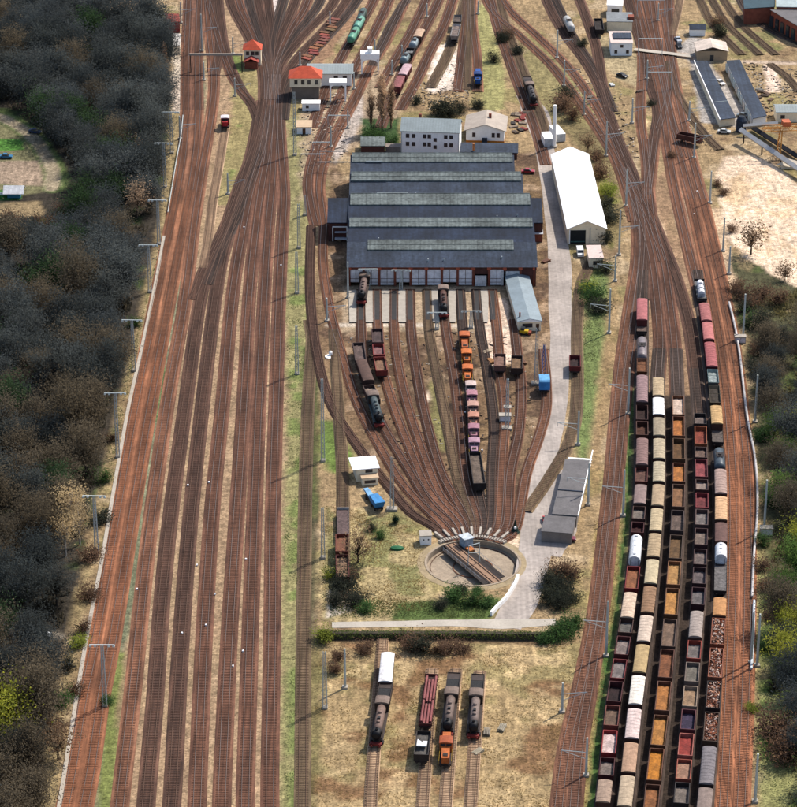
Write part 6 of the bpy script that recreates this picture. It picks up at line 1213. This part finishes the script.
for wh, lst in {
 'below the short siding wagons': [('darkbush',345,590,1.7),('darkbush',356,603,1.5),('darkbush',336,603,1.2),('brownbush',352,580,1.2),('greenbush',365,612,1.1),('limebush',330,578,1.0)],
 'in the bed below the turntable': [('greenbush',452,598,1.3),('greenbush',470,604,1.5),('darkbush',461,594,1.0),('greenbush',487,606,1.1),('darkbush',440,608,0.9),('greenbush',478,594,0.8)],
 'at the road bend beside the hedge end': [('darkbush',550,585,1.5),('darkbush',562,592,1.5),('darkbush',549,603,1.4),('darkbush',560,608,1.4),('darkbush',571,602,1.3),('brownbush',556,576,1.5),('brownbush',572,580,1.4),('greenbush',566,636,1.7),('greenbush',556,640,1.4),('greenbush',572,628,1.4),('greenbush',546,641,1.1)],
 'along the top of the field': [('darkbush',420,652,1.5),('brownbush',412,648,1.6),('brownbush',366,652,1.3),('brownbush',436,652,1.2),('brownbush',450,653,1.4),('brownbush',464,653,1.2),('brownbush',340,660,1.0),('brownbush',334,672,1.0)],
 'on the slope right of the white hall': [('greenbush',592,302,1.9),('limebush',589,292,1.6),('darkbush',598,312,1.7),('darkbush',606,272,1.4),('darkbush',610,222,1.8),('limebush',608,196,1.6),('brownbush',600,178,1.7),('darkbush',604,208,1.5),('brownbush',596,160,1.4),('darkbush',605,242,1.4)],
 'among sidings behind the gabled house': [('darkbush',440,115,1.9),('darkbush',450,116,1.9),('darkbush',460,112,1.5),('darkbush',416,104,1.1),('darkbush',494,62,1.3),('darkbush',502,42,1.4),('darkbush',517,54,1.3),('brownbush',508,38,1.5),('brownbush',562,110,2.2),('brownbush',572,120,2.0),('darkbush',566,98,1.8),('darkbush',478,108,1.2)],
 'at the foot of the poplars': [('greenbush',370,140,1.5),('greenbush',380,143,1.5),('greenbush',392,144,1.3),('darkbush',375,134,1.2)],
 'on the right bank beside the pipe': [('brownbush',776,735,2.4),('brownbush',788,745,2.6),('brownbush',782,760,2.4),('greenbush',768,650,1.2),('limebush',752,712,0.9),('brownbush',770,620,1.3),('greenbush',778,600,1.4),('brownbush',762,570,1.3),('greenbush',772,505,1.4),('greenbush',764,545,1.2),('brownbush',766,590,1.2),('darkbush',774,690,1.3)],
 'between sand lot and right wood': [('brownbush',734,290,1.5),('brownbush',742,300,1.7),('brownbush',752,306,1.7),('brownbush',762,298,1.6),('brownbush',776,304,1.7),('greenbush',750,325,1.7),('darkbush',745,312,1.5),('darkbush',760,328,1.8),('brownbush',724,195,1.0),('brownbush',717,186,1.0),('brownbush',733,232,1.0),('darkbush',770,345,1.9),('brownbush',760,355,1.7),('darkbush',757,375,1.4),('brownbush',768,395,1.6),('greenbush',764,440,1.4)],
 'in the yards at the upper right': [('darkbush',720,36,1.5),('brownbush',716,26,1.5),('darkbush',582,46,1.0),('darkbush',652,105,0.8),('brownbush',672,158,0.9)],
 'at the left wood edge': [('greenbush',103,482,1.3),('darkbush',100,522,1.4),('brownbush',90,600,1.5),('brownbush',82,632,1.5),('limebush',80,646,1.2),('greenbush',62,706,1.2),('brownbush',56,734,1.6),('darkbush',70,668,1.2),('brownbush',112,440,1.2),('greenbush',134,326,1.1),('brownbush',92,560,1.6),('brownbush',74,694,1.4),('greenbush',108,704,0.9)],
 'below the allotments at the left edge': [('brownbush',8,224,1.5),('brownbush',22,228,1.5),('brownbush',38,228,1.4),('brownbush',62,214,1.3),('darkbush',4,232,1.9),('brownbush',16,238,2.0),('darkbush',32,236,1.9),('brownbush',48,232,1.9),('darkbush',60,222,1.7)],
 'on the depot lawn beside the blue trailer': [('conifer',395,523,1.0),('greenbush',381,538,0.8),('darkbush',372,530,0.8)]}.items():
    g_ = 'bushes '+wh; cnt = {}
    for k, px, py, s in lst: cnt[k] = cnt.get(k, 0)+1
    seen = {}
    for k, px, py, s in sorted(lst, key=lambda q: q[1]):
        seen[k] = seen.get(k, 0)+1; pos = '' if cnt[k] == 1 else ', leftmost' if seen[k] == 1 else ', rightmost' if seen[k] == cnt[k] else ', %s from left' % ORD[seen[k]-1]
        bush(k, px, py, s, '%s %s%s' % (BN[k], wh, pos), g_)
# hedge
def hedge(px, W_, H_, label, m, name='hedge'):
    P = smooth([at(*p) for p in px], 1.2); mb = MB(); r = random.Random(5)
    for p in P:
        for _ in range(150):
            q = p+Vector((r.gauss(0,0.6), r.uniform(-W_/2, W_/2), 0)); z = H_*(1-abs(q.y-p.y)/W_*0.5)*r.uniform(0.15, 1.05); d = Vector((r.gauss(0,1), r.gauss(0,1), r.gauss(0.4,1))).normalized(); e_ = d.orthogonal().normalized()*0.09
            o = len(mb.v); c = Vector((q.x, q.y, z)); mb.v += [tuple(c-e_), tuple(c+e_), tuple(c+d*0.4)]; mb.f.append((o, o+1, o+2))
    me_ = bpy.data.meshes.new(name); me_.from_pydata(mb.v, [], mb.f); me_.materials.append(m); t = thing(name, label, 'hedge', (0,0,0)); o = bpy.data.objects.new('foliage', me_); COL.objects.link(o); o.parent = t
    c_ = ribbon(P, W_*0.75, H_*0.8, 1, W_*0.5).build('branches', barkm, t)
hedge([(322,637),(330,638),(400,638),(470,638),(530,639),(556,638)], 2.0, 1.9, 'long clipped olive brown hedge along the near side of the depot path', leafm('hedge_olive', 100, 112, 56))
bush('limebush', 324, 640, 1.4, 'round yellow green bush at the left end of the long hedge')
# rough grass and weeds: uncountable ground cover
def cover(name, polys, n_, size, m, seed, h=0.35):
    r = random.Random(seed); mb = MB(); 
    for poly in polys:
        W_ = [(at(*p).x, at(*p).y) for p in poly]; x0 = min(p[0] for p in W_); x1 = max(p[0] for p in W_); y0 = min(p[1] for p in W_); y1 = max(p[1] for p in W_); k = 0; q_ = int(n_*len(polys)**-1)
        cl = [(r.uniform(x0,x1), r.uniform(y0,y1)) for _ in range(max(20, q_//45))]
        while k < q_:
            c = r.choice(cl); x, y = c[0]+r.gauss(0,1.6), c[1]+r.gauss(0,1.6); k += 1
            if not inside((x, y), W_) or inside(toy(x, y), ALLOT) or inside(toy(x, y), PATHF): continue
            d = Vector((r.gauss(0,0.7), r.gauss(0,0.7), 1)).normalized(); e_ = Vector((r.gauss(0,1), r.gauss(0,1), 0)).normalized()*size*0.35; c0 = Vector((x, y, -0.03)); o = len(mb.v)
            mb.v += [tuple(c0-e_), tuple(c0+e_), tuple(c0+d*h*r.uniform(0.5,1.5))]; mb.f.append((o, o+1, o+2))
    me_ = bpy.data.meshes.new(name); me_.from_pydata(mb.v, [], mb.f); me_.materials.append(m); o = bpy.data.objects.new(name, me_); COL.objects.link(o); return o
o = cover('dry_grass', [[(318,648),(588,644),(566,812),(312,812)], [(594,520),(625,520),(604,690),(585,812),(574,812),(586,700)], [(322,505),(425,520),(425,610),(322,615)]], 22000, 0.4, leafm('straw_grass', 178, 150, 98, 1.0), 3, 0.25); tag(o, 'dry straw coloured grass tufts', 'grass', kind='stuff')
o = cover('green_grass', [[(757,440),(797,420),(810,812),(752,812)], [(586,266),(610,268),(602,330),(588,440),(576,440)], [(284,300),(312,300),(308,812),(284,812)], [(330,600),(488,600),(485,618),(330,618)], [(165,225),(150,290),(110,480),(95,500),(138,330)]], 26000, 0.4, leafm('fresh_grass', 116, 126, 76, 1.0), 4, 0.25); tag(o, 'green grass and weeds in tufts', 'grass', kind='stuff')
WUG = [[(-34,0),(118,0),(168,60),(160,170),(126,330),(94,480),(60,640),(40,812),(-50,812)]]
o = cover('undergrowth', WUG, 60000, 0.9, leafm('wood_undergrowth', 70, 64, 52), 6, 1.6); tag(o, 'brown undergrowth under the wood', 'undergrowth', kind='stuff')
o = cover('undergrowth', [[(757,300),(797,290),(850,300),(850,812),(790,812),(772,640),(776,480)]], 20000, 0.7, leafm('bank_undergrowth', 100, 92, 60), 8, 1.2); tag(o, 'brown green scrub under the right hand wood', 'undergrowth', kind='stuff')
# scrap, sleepers stacks and small yard items
def stack(px, py, rz, n_, col, label, name='sleeper_stack', cat='stack', Ln=2.6):
    t = thing(name, label, cat, at(px, py), rz); r = random.Random(px); mb = MB()
    for k in range(n_): x = (k % 4)*0.36-0.54; z = (k//4)*0.22; mb.box(x-0.14, x+0.14, -Ln/2+r.uniform(-.15,.15), Ln/2+r.uniform(-.15,.15), z, z+0.18)
    mb.build('timbers', paint(*col), t); return t
k_ = 0
for (px, py, c, l_) in [(478,753,(176,164,140),'pale sleeper stack in the dry field, lower one'),(487,733,(150,140,124),'grey slab pile in the dry field above the pale stack'),(502,729,(160,150,130),'small slab pile at the right of the dry field'),(338,240,(150,120,90),'brown timber stack behind the left wing frame'),(546,262,(120,80,60),'brown pile beside the works road right of the shed'),(612,85,(230,230,226),'white slab lying below the depot house'),(590,98,(120,110,96),'grey brown debris pile near the junction bank'),(640,92,(110,90,74),'dark debris pile between junction tracks'),(487,352,(200,180,150),'pale timber pile on the light concrete apron'),(491,362,(170,120,70),'rusty parts pile on the light concrete apron'),(523,363,(120,84,60),'brown parts pile right of the derelict wagons')]:
    stack(px, py, rr.uniform(-1,1), 12 if c[0] < 200 else 8, c, l_)
for i in range(16):
    f_ = i/16; px = 336-30*f_+rr.uniform(-3,3); py = 20+42*f_; r_ = stack(px, py, 1.1+rr.uniform(-.2,.2), 8, (150+rr.randrange(-20,30),90+rr.randrange(-10,20),70), '%s rusty stack from the far end of the scrap strip by green wagons' % ORD[i].capitalize(), 'rail_stack'); r_['group'] = 'rusty stacks in the scrap strip'; r_.scale = (1.3,1.3,1.3)
for i in range(14):
    px = 512+rr.uniform(0,14); py = 118+i*2.2+rr.uniform(-1,1) if i < 8 else 112+rr.uniform(0,6); r_ = stack(px, py, rr.uniform(0,3), 8, rr.choice([(70,60,54),(150,60,50),(96,80,66),(160,140,120)]), '%s scrap heap from the far end right of the gabled house' % ORD[i].capitalize(), 'scrap_heap'); r_['group'] = 'scrap heaps right of the gabled house'
for i in range(12):
    px = 762+rr.uniform(-12,10); py = 90+i*2.0; r_ = stack(px, py, rr.uniform(0,3), 8, rr.choice([(90,70,56),(110,80,60),(120,116,108)]), '%s dark scrap heap from the far end right of the garage rows' % ORD[i].capitalize(), 'scrap_heap'); r_['group'] = 'scrap heaps right of the garages'
def debris(name, polys, n_, m, seed, lo, hi):
    r = random.Random(seed); mb = MB()
    for poly in polys:
        W_ = [(at(*p).x, at(*p).y) for p in poly]; x0 = min(p[0] for p in W_); x1 = max(p[0] for p in W_); y0 = min(p[1] for p in W_); y1 = max(p[1] for p in W_)
        cl = [(r.uniform(x0,x1), r.uniform(y0,y1)) for _ in range(60)]
        for _ in range(n_//len(polys)):
            c = r.choice(cl); x, y = c[0]+r.gauss(0,4), c[1]+r.gauss(0,5)
            if inside((x, y), W_): a_ = r.uniform(0, 3.1); l_ = r.uniform(lo, hi); mb.bar((x-math.cos(a_)*l_, y-math.sin(a_)*l_, 0.08), (x+math.cos(a_)*l_, y+math.sin(a_)*l_, 0.12), r.uniform(0.08, 0.2))
    o = mb.build(name, m); tag(o, label_, 'debris', kind='stuff')
DP = [[(345,332),(520,332),(540,440),(500,500),(430,500),(370,430)], [(400,95),(460,60),(480,100),(440,118)], [(640,60),(690,130),(720,160),(700,120)], [(744,62),(797,70),(797,110),(760,120)], [(560,60),(620,90),(640,160),(600,140)], [(300,95),(350,90),(345,160),(300,180)]]
label_ = 'pale rubble and offcuts strewn over the yard ground'; debris('pale_rubble', DP, 1500, paint(214,198,178,'rubble'), 5, 0.1, 0.5)
label_ = 'dark scrap bits and oily lumps strewn over the yard ground'; debris('dark_rubble', DP, 1500, paint(66,52,46,'rubble'), 6, 0.2, 0.9)
# small pale track boxes and dwarf signals scattered on the yard
tb = MB().box(-0.2,0.2,-0.15,0.15,0,0.35).mesh('track_box'); tb.materials.append(whiter_m); n_ = 0
for (px, py) in [(281,266),(265,284),(244,228),(160,572),(182,634),(178,576),(197,566),(226,673),(233,667),(255,527),(246,560),(204,540),(137,590),(150,345),(209,483),(292,280),(215,595),(234,756),(188,486),(452,454),(465,413),(459,427),(482,451),(500,451),(472,388),(350,430),(661,516),(669,560),(663,634),(659,655),(655,724),(690,523),(646,455),(645,470),(644,478),(676,182),(694,215),(632,165),(697,192),(645,205),(112,186),(560,640),(243,652),(286,478),(206,626)][::2]:
    o = bpy.data.objects.new('track_box', tb); COL.objects.link(o); o.location = at(px, py)+Vector((0,0,0.1)); o.rotation_euler.z = rr.uniform(0,1.5); tag(o, 'small white track box standing between the rails', 'track box', 'small white track boxes')
o = MB().lathe([(1.3,0),(1.2,0.5),(0.4,0.7),(0,0.7)], n=14).build('turf_mound', paint(30,110,66)); o.location = at(397,549); o.scale = (1.3,0.7,1); tag(o, 'bright green low tarpaulin mound on the depot lawn', 'mound')
for o in bpy.data.objects:
    if o.parent is None and 'label' in o.keys() and not 4 <= len(o['label'].split()) <= 16: print('LONG', o['label'])
print('TREES', TREEN[0], 'OBJECTS', len(bpy.data.objects))
